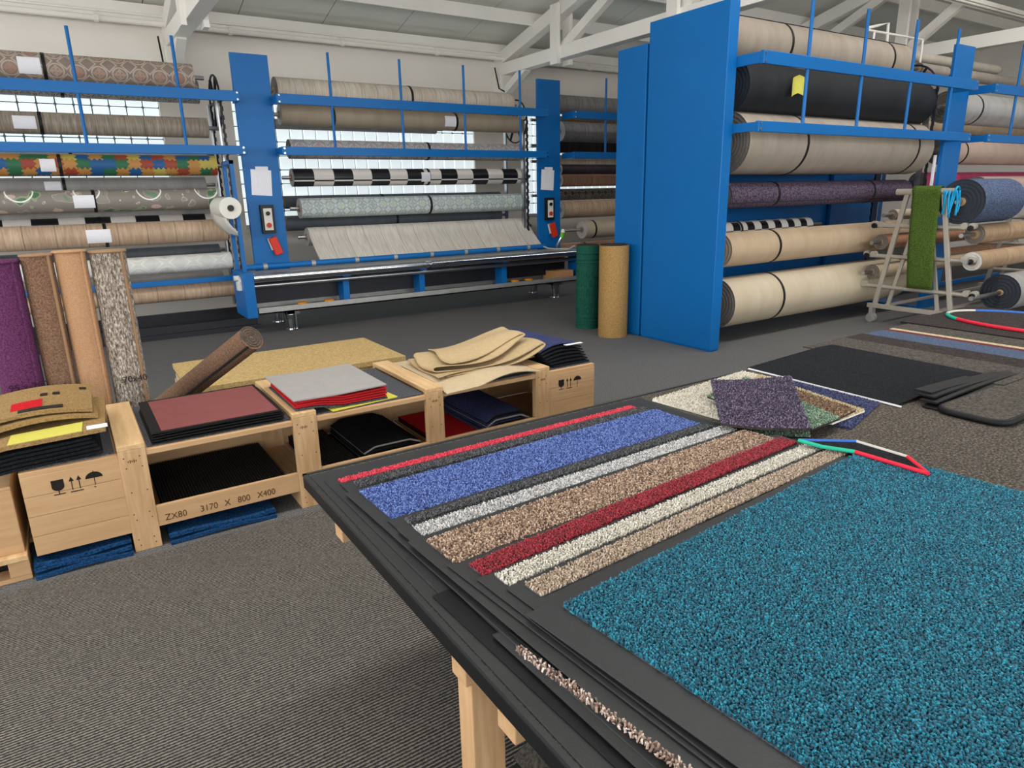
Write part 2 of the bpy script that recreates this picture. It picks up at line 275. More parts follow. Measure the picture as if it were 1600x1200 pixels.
# back wall with piers between glass block windows
WIN = [(-2.6, 1.43), (2.38, 6.42), (7.52, 11.6), (12.8, 16.8)]; WZ0, WZ1 = 1.2, 3.05
wb = MB(); xs = [HX0] + [x for a in WIN for x in a] + [HX1]
wb.box(HX0, HX1, 11, 11.3, 0, WZ0); wb.box(HX0, HX1, 11, 11.3, WZ1, EAVE+.05)
for i in range(0, len(xs), 2): wb.box(xs[i], xs[i+1], 11, 11.3, WZ0, WZ1)
struct(wb.build('wall_back', 'wall_paint'))
blk = None
for wi, (a, b) in enumerate(WIN[:3]):
    wroot = bpy.data.objects.new(f'window_{wi+1}', None); COL.objects.link(wroot); wroot.location = (a, 11.05, WZ0); ORG[wroot.name] = (a, 11.05, WZ0); struct(wroot)
    B('mortar_grid', 'mortar', wroot, (a, b, 11.07, 11.12, WZ0, WZ1), bevel=0)
    B('window_frame', 'wall_grey', wroot, (a, b, 10.98, 11.12, WZ0-.04, WZ0), (a, b, 10.99, 11.12, WZ1-.02, WZ1), bevel=0)
    nx = int((b-a)/.2); px = (b-a)/nx; nz = 9; pz = (WZ1-WZ0-.02)/nz
    vis = {0: range(8, nx), 1: range(0, nx), 2: range(0, 8)}[wi]
    for i in vis:
        for j in range(nz):
            if blk is None: blk = MB().box(-.092, .092, -.02, .03, -.094, .094).build('glass_block', 'glass_block', bevel=.012); o = blk; o.parent = wroot
            else: o = blk.copy(); COL.objects.link(o); o.parent = wroot
            o.location = (px*(i+.5), .0, pz*(j+.5))
    if wi != 1:
        rest = [i for i in range(nx) if i not in vis]; m = MB()
        for i in rest:
            for j in range(nz): m.box(a+px*(i+.5)-.092, a+px*(i+.5)+.092, 11.03, 11.08, WZ0+pz*(j+.5)-.094, WZ0+pz*(j+.5)+.094)
        tag(m.build('glass_block_rest', 'glass_block', wroot), kind='stuff')
w4 = MB().box(12.8, 16.8, 11.03, 11.12, WZ0, WZ1).build('window_4', 'glass_block'); struct(w4)
# other walls (behind and beside the camera) with daylight windows
def wallwin(name, n, axis, pos, lo, hi, wlo, whi, z0, z1, th, top):
    m = MB(); a = (lambda u0, u1, q0, q1: m.box(u0, u1, pos, pos+th, q0, q1)) if axis == 'x' else (lambda u0, u1, q0, q1: m.box(pos, pos+th, u0, u1, q0, q1))
    a(lo, hi, 0, z0); a(lo, hi, z1, top); a(lo, wlo, z0, z1); a(whi, hi, z0, z1); struct(m.build(name, 'wall_paint'))
    g = MB(); off = th*.6
    if axis == 'x': g.box(wlo, whi, pos+off, pos+off+.03, z0, z1)
    else: g.box(pos+off, pos+off+.03, wlo, whi, z0, z1)
    struct(g.build(f'window_{n}', 'daylight_glass'))
wallwin('wall_front', 5, 'x', HY0-.3, HX0, HX1, -5, 11, 1.2, 3.6, .3, cz(HY0))
wallwin('wall_left', 6, 'y', HX0-.3, HY0, HY1, -3, 9, 1.3, 3.4, .3, 4.1)
for nm, x0 in (('wall_right', HX1), ('wall_gable', HX0-.3)):
    m = MB(); z0 = 0 if nm == 'wall_right' else 4.1
    m.prism([(HY0, z0), (HY1, z0), (HY1, EAVE+.1), (RIDGE, cz(RIDGE)+.1), (HY0, cz(HY0)+.1)], lambda y, z: (x0, y, z), lambda y, z: (x0+.3, y, z)); struct(m.build(nm, 'wall_paint'))
# ceiling: sloped boards between purlins, opaque all over with no glazed strips
croot = bpy.data.objects.new('ceiling', None); COL.objects.link(croot); ORG['ceiling'] = (0, 0, 0); struct(croot)
PUR = [11.0, 9.85, 8.7, 7.55, 6.4, 5.25, 4.1, 2.95]
def cboard(x0, x1, ya, yb, mat, name, par=croot, lift=0):
    m = MB(); vs = []
    for dz in (0, .04):
        for y in (ya, yb):
            for x in (x0, x1): vs.append((x, y, cz(y)+dz+lift))
    m.add(vs, [(0, 2, 3, 1), (4, 5, 7, 6), (0, 1, 5, 4), (2, 6, 7, 3), (0, 4, 6, 2), (1, 3, 7, 5)]); return m.build(name, mat, par)
for k in range(len(PUR)-1):
    ya, yb = PUR[k+1], PUR[k]
    if k <= 2:
        for i in range(22):
            x0 = HX0 + i*1.2; cboard(x0+.006, min(x0+1.194, HX1), ya, yb, 'ceiling_panel', 'ceiling_panel')
    else: cboard(HX0, HX1, ya, yb, 'ceiling_panel', 'ceiling_board')
cboard(HX0, HX1, 2.5, 2.95, 'ceiling_panel', 'ceiling_board'); cboard(HX0, HX1, HY0, 2.5, 'ceiling_panel', 'ceiling_board')
cboard(HX0, HX1, 2.5, 11.2, 'white_paint', 'roof_deck', lift=.045)
for y in PUR[1:]:
    m = MB(); m.bar((HX0, y, cz(y)-.09), (HX1, y, cz(y)-.09), .12, .18, up=(0, -SLOPE, 1)); m.build('purlin', 'white_paint', croot)
MB().box(HX0, HX1, 10.82, 11.0, 3.86, EAVE).build('wall_plate', 'white_paint', croot)
# roof trusses: tie beam, rafter, struts
for tx in (1.68, 6.95, 12.2):
    tr = thing('roof_truss', {1.68: 'white timber roof truss whose foot bracket is above the tile-patterned roll', 6.95: 'white timber roof truss meeting the back wall above the checkered roll rack', 12.2: 'white timber roof truss beyond the rack with the large black roll'}[tx], 'roof truss', (tx, 11, 3.5))
    MB().box(tx-.09, tx+.09, -5.9, 11, 3.57, 3.76).build('tie_beam', 'white_paint', tr, bevel=.006)
    m = MB(); m.bar((tx, 11, cz(11)-.27), (tx, 2.5, cz(2.5)-.27), .16, .2, up=(0, 0, 1)); m.build('rafter', 'white_paint', tr, bevel=.006)
    for y in (9.15, 6.7, 4.2):
        MB().box(tx-.15, tx-.09, y-.09, y+.09, 3.5, cz(y)-.2).build('post', 'white_paint', tr); MB().box(tx+.09, tx+.15, y-.09, y+.09, 3.5, cz(y)-.2).build('post', 'white_paint', tr)
    for y0, y1 in ((9.15, 6.9), (6.7, 4.4)):
        m = MB(); m.bar((tx, y0, 3.7), (tx, y1, cz(y1)-.35), .1, .14); m.build('diagonal', 'white_paint', tr)
    m = MB(); m.bar((tx, 10.75, 3.3), (tx, 10.1, 3.6), .12, .12); m.build('knee_brace', 'white_paint', tr)
    MB().box(tx-.12, tx+.12, 10.72, 11, 3.15, 3.58).build('corbel', 'white_paint', tr, bevel=.01)
    m = MB(); m.tube([(tx-.16, 10.85, 3.7), (tx-.16, 10.72, 3.35), (tx-.05, 10.7, 3.3)], .012, 6); m.build('steel_strap', 'strap_black', tr)
# pipes along the back wall
for z, y, r, lb in ((3.83, 10.74, .035, 'thick white heating pipe running along the top of the back wall'), (3.93, 10.78, .014, 'thin white conduit above the thick heating pipe on the back wall')):
    p = thing('wall_pipe', lb, 'pipe', (6, y, z)); m = MB(); m.cyl((HX0, y, z), (HX1, y, z), r, n=10); m.build('pipe', 'white_paint', p, smooth='auto')
    for x in np.arange(-.8, 12.5, 1.6): m = MB(); m.cyl((x, y, z), (x+.05, y, z), r*1.45, n=10); m.box(x+.01, x+.04, y, 10.86, z-.01, z+.01); m.build('pipe_clip', 'white_paint', p, smooth='auto')
# twin white rails along X
tl = thing('ceiling_rail', 'white twin rails hanging under the roof over the far rolls', 'rail', (14, 6.2, 4.3))
B('carrier', 'white_paint', tl, (10.2, 18.5, 5.6, 5.72, 4.2, 4.26)); 
for dy in (.02, .1): MB().cyl((10.3, 5.6+dy, 4.175), (18.4, 5.6+dy, 4.175), .016, n=8).build('tube', 'white_paint', tl, smooth='auto')
B('hanger', 'white_paint', tl, (11, 11.03, 5.65, 5.67, 4.26, cz(5.66)), bevel=0); B('hanger', 'white_paint', tl, (14, 14.03, 5.65, 5.67, 4.26, cz(5.66)), bevel=0)
# ================================================================== ROLL RACKS
def bars(par, xs, y, z0, z1):
    for x in xs: MB().cyl((x, y, z0), (x, y, z1), .017, n=8).build('upright_bar', 'blue_paint', par, smooth='auto')
def chain(par, x, y0, y1, z0, z1):
    r = (y1-y0)/2; yc = (y0+y1)/2
    m = MB(); m.tube([(x, yc+r*math.cos(g), z1+r*math.sin(g)) for g in np.linspace(0, 2*math.pi, 25)[:-1]], .012, 6, closed=True); m.cyl((x-.02, yc, z1), (x+.02, yc, z1), .05, n=12)
    for g in np.linspace(0, 2*math.pi, 7)[:-1]: m.bar((x, yc, z1), (x, yc+r*math.cos(g), z1+r*math.sin(g)), .02, .03, up=(1, 0, 0))
    m.build('sprocket', 'dark_steel', par)
    for y in (y0, y1):
        m = MB()
        for i, z in enumerate(np.arange(z0, z1, .05)): m.box(x-.018+(i % 2)*.01, x+.008+(i % 2)*.01, y-.013, y+.013, z, z+.052)
        tag(m.build('chain', 'dark_steel', par), kind='stuff')
    for ya, yb in ((y0+.03, y0+.1), (y1-.1, y1-.03)): B('chain_guide', 'steel', par, (x-.05, x-.03, ya, yb, z0, z1), bevel=0)
PY, RB = 8.85, 8.58     # front plane of the posts, plane of the beams
def post(par, x0, x1, yf, depth=1.0, top=3.22, side='r', bot=.03):
    B('post', 'blue_paint', par, (x0, x1, yf, yf+.05, bot, top), bevel=.004)
    xs_ = (x1-.06, x1) if side == 'r' else (x0, x0+.06)
    B('side_panel', 'blue_paint', par, (*xs_, yf+.05, yf+min(depth, .3 if yf > 8 else .14), bot, top), bevel=.004)
    if bot < .1: B('foot_plate', 'blue_paint', par, (x0, x1, yf, yf+depth, 0, .03), bevel=0)
def beams(par, x0, x1, yb, yf):
    for z0, z1 in ((2.66, 2.77), (2.09, 2.185)):
        B('beam', 'blue_paint', par, (x0, x1, yb-.02, yb+.02, z0, z1), bevel=.004)
        for xa in (x0, x1-.025): B('bracket', 'blue_paint', par, (xa, xa+.025, yb+.02, yf+.01, z0+.008, z1-.008), bevel=.002)
        for zz in (z0+.02, z1-.02):
            for xa in (x0+.03, x1-.03): MB().cyl((xa, yb-.028, zz), (xa, yb-.018, zz), .012, n=6).build('bolt', 'chrome', par)
def paper(par, x, z, w_, h_, yf, tilt=0):
    m = MB(); m.bar((x-w_/2, yf-.004, z), (x+w_/2, yf-.004, z+tilt), .004, h_, up=(0, 0, 1)); m.build('notice_paper', 'paper', par)
def controls(par, x, yf):
    paper(par, x-.05, 1.79, .24, .3, yf, -.015); paper(par, x-.03, 1.84, .15, .26, yf-.004)
    b = B('switch_box', 'black_plastic', par, (x-.11, x+.05, yf-.05, yf, 1.18, 1.52)); B('switch_panel', 'plastic_white', b, (x-.08, x+.02, yf-.056, yf-.05, 1.22, 1.48), bevel=0)
    m = MB().cyl((x-.03, yf-.075, 1.42), (x-.03, yf-.056, 1.42), .025, n=12); m.build('button', 'black_plastic', b); m = MB().cyl((x-.03, yf-.075, 1.28), (x-.03, yf-.056, 1.28), .03, n=12); m.build('button', 'plastic_red', b)
    h = MB(); h.bar((x-.01, yf-.05, 1.13), (x+.06, yf-.05, .92), .06, .1, up=(1, 0, 0)); h.build('red_switch', 'plastic_red', par, bevel=.01)
    h = MB(); h.bar((x-.04, yf-.03, 1.12), (x-.0, yf-.03, .98), .03, .05, up=(1, 0, 0)); h.build('switch_plate', 'plastic_white', par)
LR = thing('roll_rack', 'blue roll rack holding the puzzle-pattern and road-map rolls', 'rack', (-.1, PY, 0))
post(LR, -2.44, -2.01, PY); beams(LR, -2.0, 1.955, RB, PY); bars(LR, [-.55, .385, 1.33], RB, 2.09, 3.28); chain(LR, 1.83, 9.0, 9.62, .25, 2.72)
B('base_rail', 'dark_steel', LR, (-2.0, 1.93, 8.95, 9.0, .04, .14), (-2.0, 1.93, 9.6, 9.65, .04, .2), bevel=0); B('safety_rail', 'blue_paint', LR, (-2.0, 1.9, 9.02, 9.08, .62, .68), bevel=.004)
B('gap_filler', 'dark_steel', LR, (-2.0, 1.95, 8.9, 8.95, .0, .06), bevel=0)
MR = thing('roll_rack', 'blue roll rack with the checkered roll between its two tall posts', 'rack', (4.4, PY, 0))
post(MR, 1.96, 2.385, PY, bot=.262); post(MR, 6.28, 6.7, PY, bot=.262); beams(MR, 2.36, 6.27, RB, PY); bars(MR, [3.02, 3.945, 4.87, 5.78], RB, 2.09, 3.255); chain(MR, 6.18, 9.0, 9.62, .25, 2.66)
controls(MR, 2.2, PY); controls(MR, 6.5, PY)
TR = thing('roll_rack', 'blue roll rack partly hidden behind the large flat blue panel', 'rack', (8.9, PY, 0))
post(TR, 10.7, 11.12, PY); beams(TR, 6.74, 10.7, RB, PY); bars(TR, [7.38, 8.3, 9.2, 10.1], RB, 2.09, 3.255); B('safety_rail', 'blue_paint', TR, (6.7, 10.7, 9.02, 9.08, .62, .68), bevel=.004)
# right rack with big end panel
KR = thing('roll_rack', 'blue roll rack with a broad end panel, holding the large black and beige rolls', 'rack', (7.6, 4.52, 0))
B('end_panel', 'blue_paint', KR, (5.32, 5.45, 4.52, 5.53, .015, 3.225), bevel=.006); B('foot_plate', 'blue_paint', KR, (5.33, 5.44, 4.53, 5.52, 0, .016), bevel=0)
post(KR, 9.42, 9.86, 4.52, side='r'); beams(KR, 5.45, 9.43, 4.25, 4.52); bars(KR, [6.12, 7.02, 7.95, 8.84], 4.25, 2.09, 3.27); chain(KR, 9.35, 4.66, 5.3, .25, 2.72)
B('base_rail', 'blue_paint', KR, (5.45, 9.42, 5.42, 5.47, .0, .06), bevel=0)
B('notice_paper', 'paper', KR, (9.37, 9.41, 4.58, 4.6, 1.55, 1.95), bevel=0)
ER = thing('roll_rack', 'blue rack panel standing directly behind the broad end panel', 'rack', (7.6, 5.6, 0))
B('end_panel', 'blue_paint', ER, (5.32, 5.45, 5.56, 6.0, .015, 3.04), bevel=.006); B('foot_plate', 'blue_paint', ER, (5.33, 5.44, 5.57, 5.98, 0, .016), bevel=0); post(ER, 9.42, 9.86, 5.95, .6)
B('back_panel', 'blue_paint', ER, (5.45, 10.9, 6.02, 6.05, .03, 2.3), bevel=0)
B('cross_beam', 'blue_paint', ER, (5.45, 9.42, 5.7, 5.74, 2.1, 2.2), (5.45, 9.42, 5.7, 5.74, 1.4, 1.5))
QR = thing('roll_rack', 'blue roll rack holding the pink and white rolls behind the denim roll', 'rack', (12, 4.52, 0))
beams(QR, 9.87, 13.9, 4.25, 4.52); bars(QR, [10.5, 11.4, 12.3, 13.2], 4.25, 2.09, 3.27); post(QR, 13.9, 14.3, 4.52); B('base_rail', 'blue_paint', QR, (9.87, 13.9, 5.42, 5.47, .0, .06), bevel=0)
# ================================================================== ROLLS
def ringend(m, x, y, z, r, rc, side, n=32):
    k = max(4, int((r-rc)/.018)); rs = np.linspace(r, rc, k+1); vs, fs = [], []
    for i, q in enumerate(rs):
        dx = side*(.004 if i % 2 else 0)
        for g in range(n): vs.append((x-dx, y+q*math.cos(2*math.pi*g/n), z+q*math.sin(2*math.pi*g/n)))
    for i in range(k):
        for g in range(n):
            h = (g+1) % n; f = (i*n+g, i*n+h, (i+1)*n+h, (i+1)*n+g); fs.append(f if side > 0 else f[::-1])
    m.add(vs, fs)
def roll(label, x0, x1, y, z, r, mat, straps=(), tags=(), end='roll_end', shaft=(.12, .12), core=.045, group=None, name='floor_roll', strapm='strap_black', seam=None):
    t = thing(name, label, 'roll', ((x0+x1)/2, y, z-r), group); n = 32
    m = MB(); m.cyl((x0, y, z), (x1, y, z), r, n=n, caps=False); m.build('roll_body', mat, t, smooth=True)
    for x, s_ in ((x0, -1), (x1, 1)): m = MB(); ringend(m, x, y, z, r, core, s_); m.build('roll_end', end, t)
    m = MB(); m.cyl((x0-.012, y, z), (x1+.012, y, z), core, n=14); m.build('core_tube', 'core_card', t, smooth='auto')
    if shaft: m = MB(); m.cyl((x0-shaft[0], y, z), (x1+shaft[1], y, z), .024, n=10); m.build('shaft', 'steel', t, smooth='auto')
    for sx in straps: m = MB(); m.cyl((sx-.017, y, z), (sx+.017, y, z), r+.004, n=n); m.build('strap', strapm, t, smooth='auto')
    for tx, w_ in tags:
        m = MB(); gs = np.linspace(math.radians(150), math.radians(215), 8); vs = [(tx+a, y+(r+.006)*math.cos(g), z+(r+.006)*math.sin(g)) for g in gs for a in (0, w_)]
        m.add(vs, [(2*i, 2*i+1, 2*i+3, 2*i+2) for i in range(7)]); m.build('paper_tag', 'paper', t)
    if seam is not None:
        m = MB(); g = math.radians(seam); yy, zz = y+(r+.002)*math.cos(g), z+(r+.002)*math.sin(g); m.bar((x0, yy, zz), (x1, yy, zz), .004, .012, up=(0, math.cos(g), math.sin(g))); m.build('loose_edge', 'mat_edge', t)
    return t
def zr(Y, px, yt, yb): a, b = ony(px, yt, Y)[2], ony(px, yb, Y)[2]; return (a+b)/2, (a-b)/2
def proll(label, x0, x1, Y, spec, mat, **k): z, r = zr(Y, *spec); return roll(label, x0, x1, Y, z, r, mat, **k)
FY, BY = 9.2, 9.72     # front and rear column of a carousel
LX0, LX1 = -1.85, 1.72
G = 'vinyl rolls hanging in the left blue rack'
proll('roll of brown vinyl with ringed tile ornament, topmost in its rack', LX0, 1.62, 9.35, (200, 93, 136), 'roll_tile_brown', straps=[.15], tags=[(-.08, .2)])
proll('roll of grey geometric tile vinyl just under the brown ringed tile roll', LX0, LX1, BY, (200, 118, 157), 'roll_tile_grey', straps=[.28])
proll('roll of taupe wood plank vinyl above the jigsaw puzzle roll', LX0, 1.68, FY, (200, 180, 213), 'roll_wood_taupe', straps=[.02], tags=[(-.22, .2)])
proll('thin silver roll tucked behind the top of the jigsaw puzzle roll', LX0, LX1, BY, (200, 229, 250), 'roll_silver', straps=[.25])
proll('roll of vinyl printed with red, blue, green and orange jigsaw pieces', LX0, LX1, FY, (200, 242, 275), 'roll_puzzle', straps=[.12], tags=[(-.06, .14)], shaft=(.12, .2))
proll('plain grey roll between the jigsaw puzzle roll and the road-map roll', LX0, 1.66, BY, (200, 277, 303), 'roll_grey', straps=[.13], tags=[(-.06, .16)])
proll('roll of play-mat vinyl printed with roads, trees and houses', LX0, 1.68, FY, (200, 296, 330), 'roll_road', straps=[.38], tags=[(.18, .2)])
proll('black and white checkered roll behind the beige wood roll', LX0, 1.75, BY, (200, 337, 362), 'roll_checker', straps=[.42])
proll('silver roll edge showing just under the road-map roll', LX0, 1.7, BY, (200, 322, 339), 'roll_silver', straps=[])
proll('beige wood vinyl roll with white tag hanging below the road-map roll', LX0, 1.74, FY, (200, 347.5, 384), 'roll_wood_beige', straps=[.43], tags=[(.24, .24)])
proll('dark grey roll under the beige wood roll in the rack', LX0, 1.72, BY, (300, 383, 401), 'roll_grey_dark', straps=[.4])
proll('white and grey tile vinyl roll low in the puzzle-roll rack', LX0, 1.75, FY, (300, 397, 424), 'roll_tile_white', straps=[])
proll('plain grey roll between the white tile roll and the lowest beige roll', LX0, 1.72, BY, (300, 426, 448), 'roll_grey', straps=[])
proll('pale wood roll lowest of the puzzle-roll rack', LX0, 1.75, FY, (300, 442, 468), 'roll_wood_beige', straps=[])
# centre rack
MX0, MX1 = 2.62, 6.08
proll('pale wood vinyl roll topmost above the checkered roll rack beams', 2.56, 6.1, 9.35, (600, 132, 172), 'roll_wood_pale', straps=[4.4])
proll('beige-brown stone vinyl roll between the two blue beams of the checkered roll rack', 2.55, 6.12, FY, (600, 171, 201), 'roll_taupe', straps=[3.22, 5.03], tags=[(4.83, .18)], end='roll_end_white')
proll('grey roll peeping out under the beige-brown stone roll', MX0, 5.0, BY, (600, 192, 207), 'roll_silver', straps=[])
proll('faded rose and grey patchwork tile roll behind the lower beam', MX0, 6.15, FY, (600, 221, 249.5), 'roll_tile_rose', straps=[4.57])
proll('black and white checkered vinyl roll with white seam line', 2.62, 6.24, FY, (600, 263.5, 290), 'roll_checker', straps=[4.55], tags=[(4.42, .14)], end='roll_end_white')
proll('dark grey roll edge seen just above the mint tile roll', MX0, 6.1, BY, (600, 303, 322), 'roll_grey_dark', straps=[4.05])
proll('white and mint ornamental tile vinyl roll under the checkered roll', 2.68, 6.22, FY, (600, 307, 336.5), 'roll_tile_mint', straps=[4.55], end='roll_end_white')
proll('blue-grey roll between the mint tile roll and the unrolled wood sheet', MX0, 6.1, BY, (600, 332, 354), 'roll_grey_dark', straps=[4.25])
z6, r6 = zr(FY, 600, 351, 377)
rs_ = roll('pale grey wood vinyl roll unrolled down onto the cutting table', 2.74, 6.25, FY, z6, r6, 'roll_wood_white', end='roll_end_white')
TBZ = .80
m = MB()
def drape(u, v):
    x = 2.74 + u*3.51
    if v < .35: g = math.radians(90 + v/.35*75); return (x, FY+(r6+.004)*math.cos(g), z6+(r6+.004)*math.sin(g))
    s_ = (v-.35)/.65; y0, z0 = FY+(r6+.004)*math.cos(math.radians(165)), z6+(r6+.004)*math.sin(math.radians(165)); return (x, y0+(8.73-y0)*s_, z0+(TBZ+.01-z0)*s_**.85)
m.sheet(lambda u, v: drape(u, 1-v), 12, 16, .003)
me_ = m.build('unrolled_sheet', 'roll_wood_white', rs_, smooth='auto')
for l in me_.data.uv_layers[0].data: l.uv = (l.uv[0]*3.5, l.uv[1]*.7)
# third rack
tz = dict(end='roll_end_white')
TX0, TX1 = 6.95, 10.5
for lb, sp, mt, Y, st in [('grey wood vinyl roll topmost beside the rear post of the checkered roll rack', (930, 152, 181), 'roll_wood_grey', 9.35, ()),
    ('ochre-edged roll just under the topmost grey wood roll of the hidden rack', (930, 184, 200), 'roll_wood_oak', BY, ()), ('large grey wood roll with a bright white end next to the centre rack post', (930, 192, 223), 'roll_wood_grey', FY, ()),
    ('charcoal roll behind the lower beam of the half hidden rack', (930, 219, 240), 'roll_wood_dark', BY, ()), ('cream roll just under the lower beam of the half hidden rack', (930, 243, 263), 'roll_wood_pale', BY, ()), ('dark brown vinyl roll with a pale band, above the orange wood roll', (930, 257, 273), 'roll_wood_dark', FY, ()),
    ('orange-brown wood roll in the half hidden rack', (930, 271.5, 291), 'roll_wood_orange', FY, ()), ('black and cream ornament tile roll in the half hidden rack', (930, 294, 313), 'roll_tile_black', BY, ()), ('beige wood roll under the black ornament tile roll', (930, 311.5, 339), 'roll_wood_beige', FY, ()),
    ('brown plank wood roll lowest in the half hidden rack', (930, 377, 397), 'roll_wood_brown', FY, (7.45,))]:
    proll(lb, TX0 if 'lowest' not in lb else 6.75, TX1, Y, sp, mt, straps=st, end='roll_end_white', shaft=(.2, .15))
proll('short cream roll on a long bare shaft in the half hidden rack', 7.42, TX1, FY, (935, 343.5, 371), 'roll_cream', straps=[7.62], end='roll_end_white', shaft=(.7, .15))
# right rack
KX0, KX1 = 5.78, 9.2; KY = 4.88
proll('thick pale grey roll with a long seam, topmost above the black roll', 5.72, 9.15, 5.1, (1250, 43, 112), 'roll_greige', straps=[6.75, 8.72], seam=115)
proll('thick black carpet roll with a yellow paper tag', KX0, 9.3, KY, (1250, 105, 186), 'roll_black', straps=[], end='roll_end_dark')
proll('thick beige carpet roll behind the lower beam, under the black roll', KX0, 9.3, KY, (1250, 181, 273), 'roll_greige', straps=[6.72, 8.95], end='roll_end')
proll('slim mottled purple roll under the thick beige roll', KX0, 9.25, KY, (1250, 283, 321), 'roll_purple', straps=[6.55, 8.4], seam=215)
proll('thin black and white striped roll hidden behind the sand-coloured roll', 5.65, 7.9, 5.3, (1230, 341, 366), 'roll_checker_small', straps=[6.55], shaft=(.2, .3))
proll('smooth sand-coloured roll on a chrome shaft, second from the rack floor', KX0, 9.3, KY, (1250, 355, 404), 'roll_sand', straps=[6.58], end='roll_sand')
proll('smooth cream roll lowest under the sand-coloured roll', KX0, 9.2, KY, (1250, 419, 488), 'roll_cream', straps=[6.6], end='roll_end')
yt = MB(); p_ = ony(1246, 128, 4.55); yt.sheet(lambda u, v: (p_[0]-.06+u*.2, 4.56+.02*math.sin(u*6), p_[2]-.1+v*.17-abs(u-.5)*.08), 6, 3, .002); tag(yt.build('paper_tag', 'paper_yellow'), 'yellow paper tag hanging in front of the thick black roll', 'paper tag')
# far right rack
QX0, QX1 = 10.05, 13.7
for lb, sp, mt, Y, st in [('slim grey-brown roll topmost in the rack behind the denim roll', (1570, 119, 136), 'roll_stone', 5.3, (10.8,)), ('wide cream carton-coloured roll lying above the pale grey strapped roll', (1560, 103, 117), 'roll_ecru', 5.9, ()), ('thick pale grey roll with a thin black strap near the rack post', (1560, 152, 199), 'roll_silver', KY, (10.66,)),
    ('narrow tan roll under the thick pale grey strapped roll', (1570, 197, 215), 'roll_tan', 5.4, ()), ('blush-coloured roll with a thin strap under the lower beam', (1560, 221, 258), 'roll_blush', KY, (10.5,)), ('bright pink roll behind the denim roll', (1545, 269, 296), 'roll_pink', 5.1, (10.55,)),
    ('dusky beige roll beside the denim roll', (1590, 275, 312), 'roll_blush', 4.75, ()), ('dark brown wood roll between the wood sheet and the light oak roll', (1560, 378, 398), 'roll_wood_brown', 5.2, ())]:
    proll(lb, 10.95 if 'dusky' in lb else QX0, QX1, Y, sp, mt, straps=st, shaft=(.15, .15))
roll('thick denim-blue carpet roll with a dark end on the roll trolley', 8.13, 9.08, 3.64, 1.41, .235, 'denim', end='roll_end_dark', shaft=(.1, 1.9), straps=[], name='carpet_roll')
roll('light wood vinyl roll under the denim-blue roll on the trolley', 8.36, 10.9, 3.56, 1.06, .105, 'roll_wood_oak', shaft=(.3, .1), core=.05)
roll('light oak roll with a pale ring end below the wood vinyl roll on the trolley', 8.17, 10.9, 3.46, .79, .1, 'roll_wood_oak', shaft=(.15, .1), end='roll_end_white', core=.05)
roll('grey carpet roll with black rubber spiral end lowest on the trolley', 8.72, 10.9, 3.36, .41, .205, 'roll_grey', end='roll_end_dark', shaft=(.68, .1), core=.035, name='carpet_roll')
# white rail above
rl = thing('hand_rail', 'white bent pipe rail above the thick pale grey topmost roll', 'rail', (9.0, 5.75, 3.0))
a_ = ony(1355, 44, 5.75); b_ = ony(1388, 36, 5.75); c_ = ony(1390, 66, 5.75); d_ = ony(1442, 62, 5.75); e_ = ony(1356, 47, 5.75); f_ = ony(1366, 50, 5.75)
m = MB(); m.tube([a_, (a_+b_)/2, b_, c_-np.array([0, 0, .8])], .02, 8); m.tube([e_, (e_+d_)/2, d_, d_-np.array([0, 0, .9])], .016, 8); m.tube([f_, f_-np.array([0, 0, .9])], .016, 8); m.build('pipe_rail', 'white_paint', rl, smooth='auto')
# ================================================================== CUTTING TABLE in front of the centre rack
CT = thing('cutting_table', 'blue and chrome vinyl cutting table in front of the checkered roll rack', 'cutting table', (4.3, 8.5, 0))
CX0, CX1 = 1.80, 6.66
m = MB(); m.cyl((CX0, 8.3, .70), (4.02, 8.3, .70), .05, n=20); m.cyl((4.02, 8.3, .70), (4.09, 8.3, .70), .03, n=12); m.cyl((4.09, 8.3, .70), (CX1, 8.3, .70), .05, n=20); m.build('roller', 'chrome', CT, smooth='auto')
m = MB(); m.cyl((CX0, 8.37, .60), (CX1, 8.37, .60), .03, n=14); m.build('lower_roller', 'steel', CT, smooth='auto')
B('table_plate', 'galvanised', CT, (CX0, CX1, 8.34, 8.72, .715, .745), bevel=.003)
m = MB(); m.cyl((CX0-.02, 8.72, TBZ-.01), (CX1-.35, 8.72, TBZ-.01), .036, n=14); m.build('clamp_bar', 'blue_paint', CT, smooth='auto')
for x in (2.02, 2.62, 3.2, 3.75, 4.3, 4.85, 5.4, 5.95): m = MB(); m.cyl((x, 8.72, TBZ-.01), (x+.05, 8.72, TBZ-.01), .041, n=14); m.build('clamp_ring', 'galvanised', CT, smooth='auto')
B('rear_box', 'dark_steel', CT, (CX0+.05, CX1-.05, 8.62, 8.68, .36, .62), bevel=0)
B('tray', 'galvanised', CT, (CX0+.02, CX1-.02, 8.3, 8.78, .27, .285), (CX0+.02, CX1-.02, 8.3, 8.305, .27, .345), (CX0+.02, CX1-.02, 8.77, 8.78, .27, .4), bevel=0)
B('side_box', 'blue_paint', CT, (CX0-.12, CX0, 8.28, 8.85, .24, .77)); B('side_box', 'blue_paint', CT, (CX1, CX1+.04, 8.26, 8.6, .3, .76))
B('front_rail', 'blue_paint', CT, (CX0, CX1, 8.79, 8.84, .22, .34)); B('frame_rail', 'blue_paint', CT, (2.19, 2.29, 8.5, 9.25, .2, .2615), (6.3, 6.4, 8.5, 9.25, .2, .2615))
for x in (2.95, 4.02, 5.35):
    B('support', 'blue_paint', CT, (x-.04, x+.04, 8.42, 8.62, .285, .6))
    B('support_arm', 'blue_paint', CT, (x-.05, x+.05, 8.36, 8.72, .58, .715))
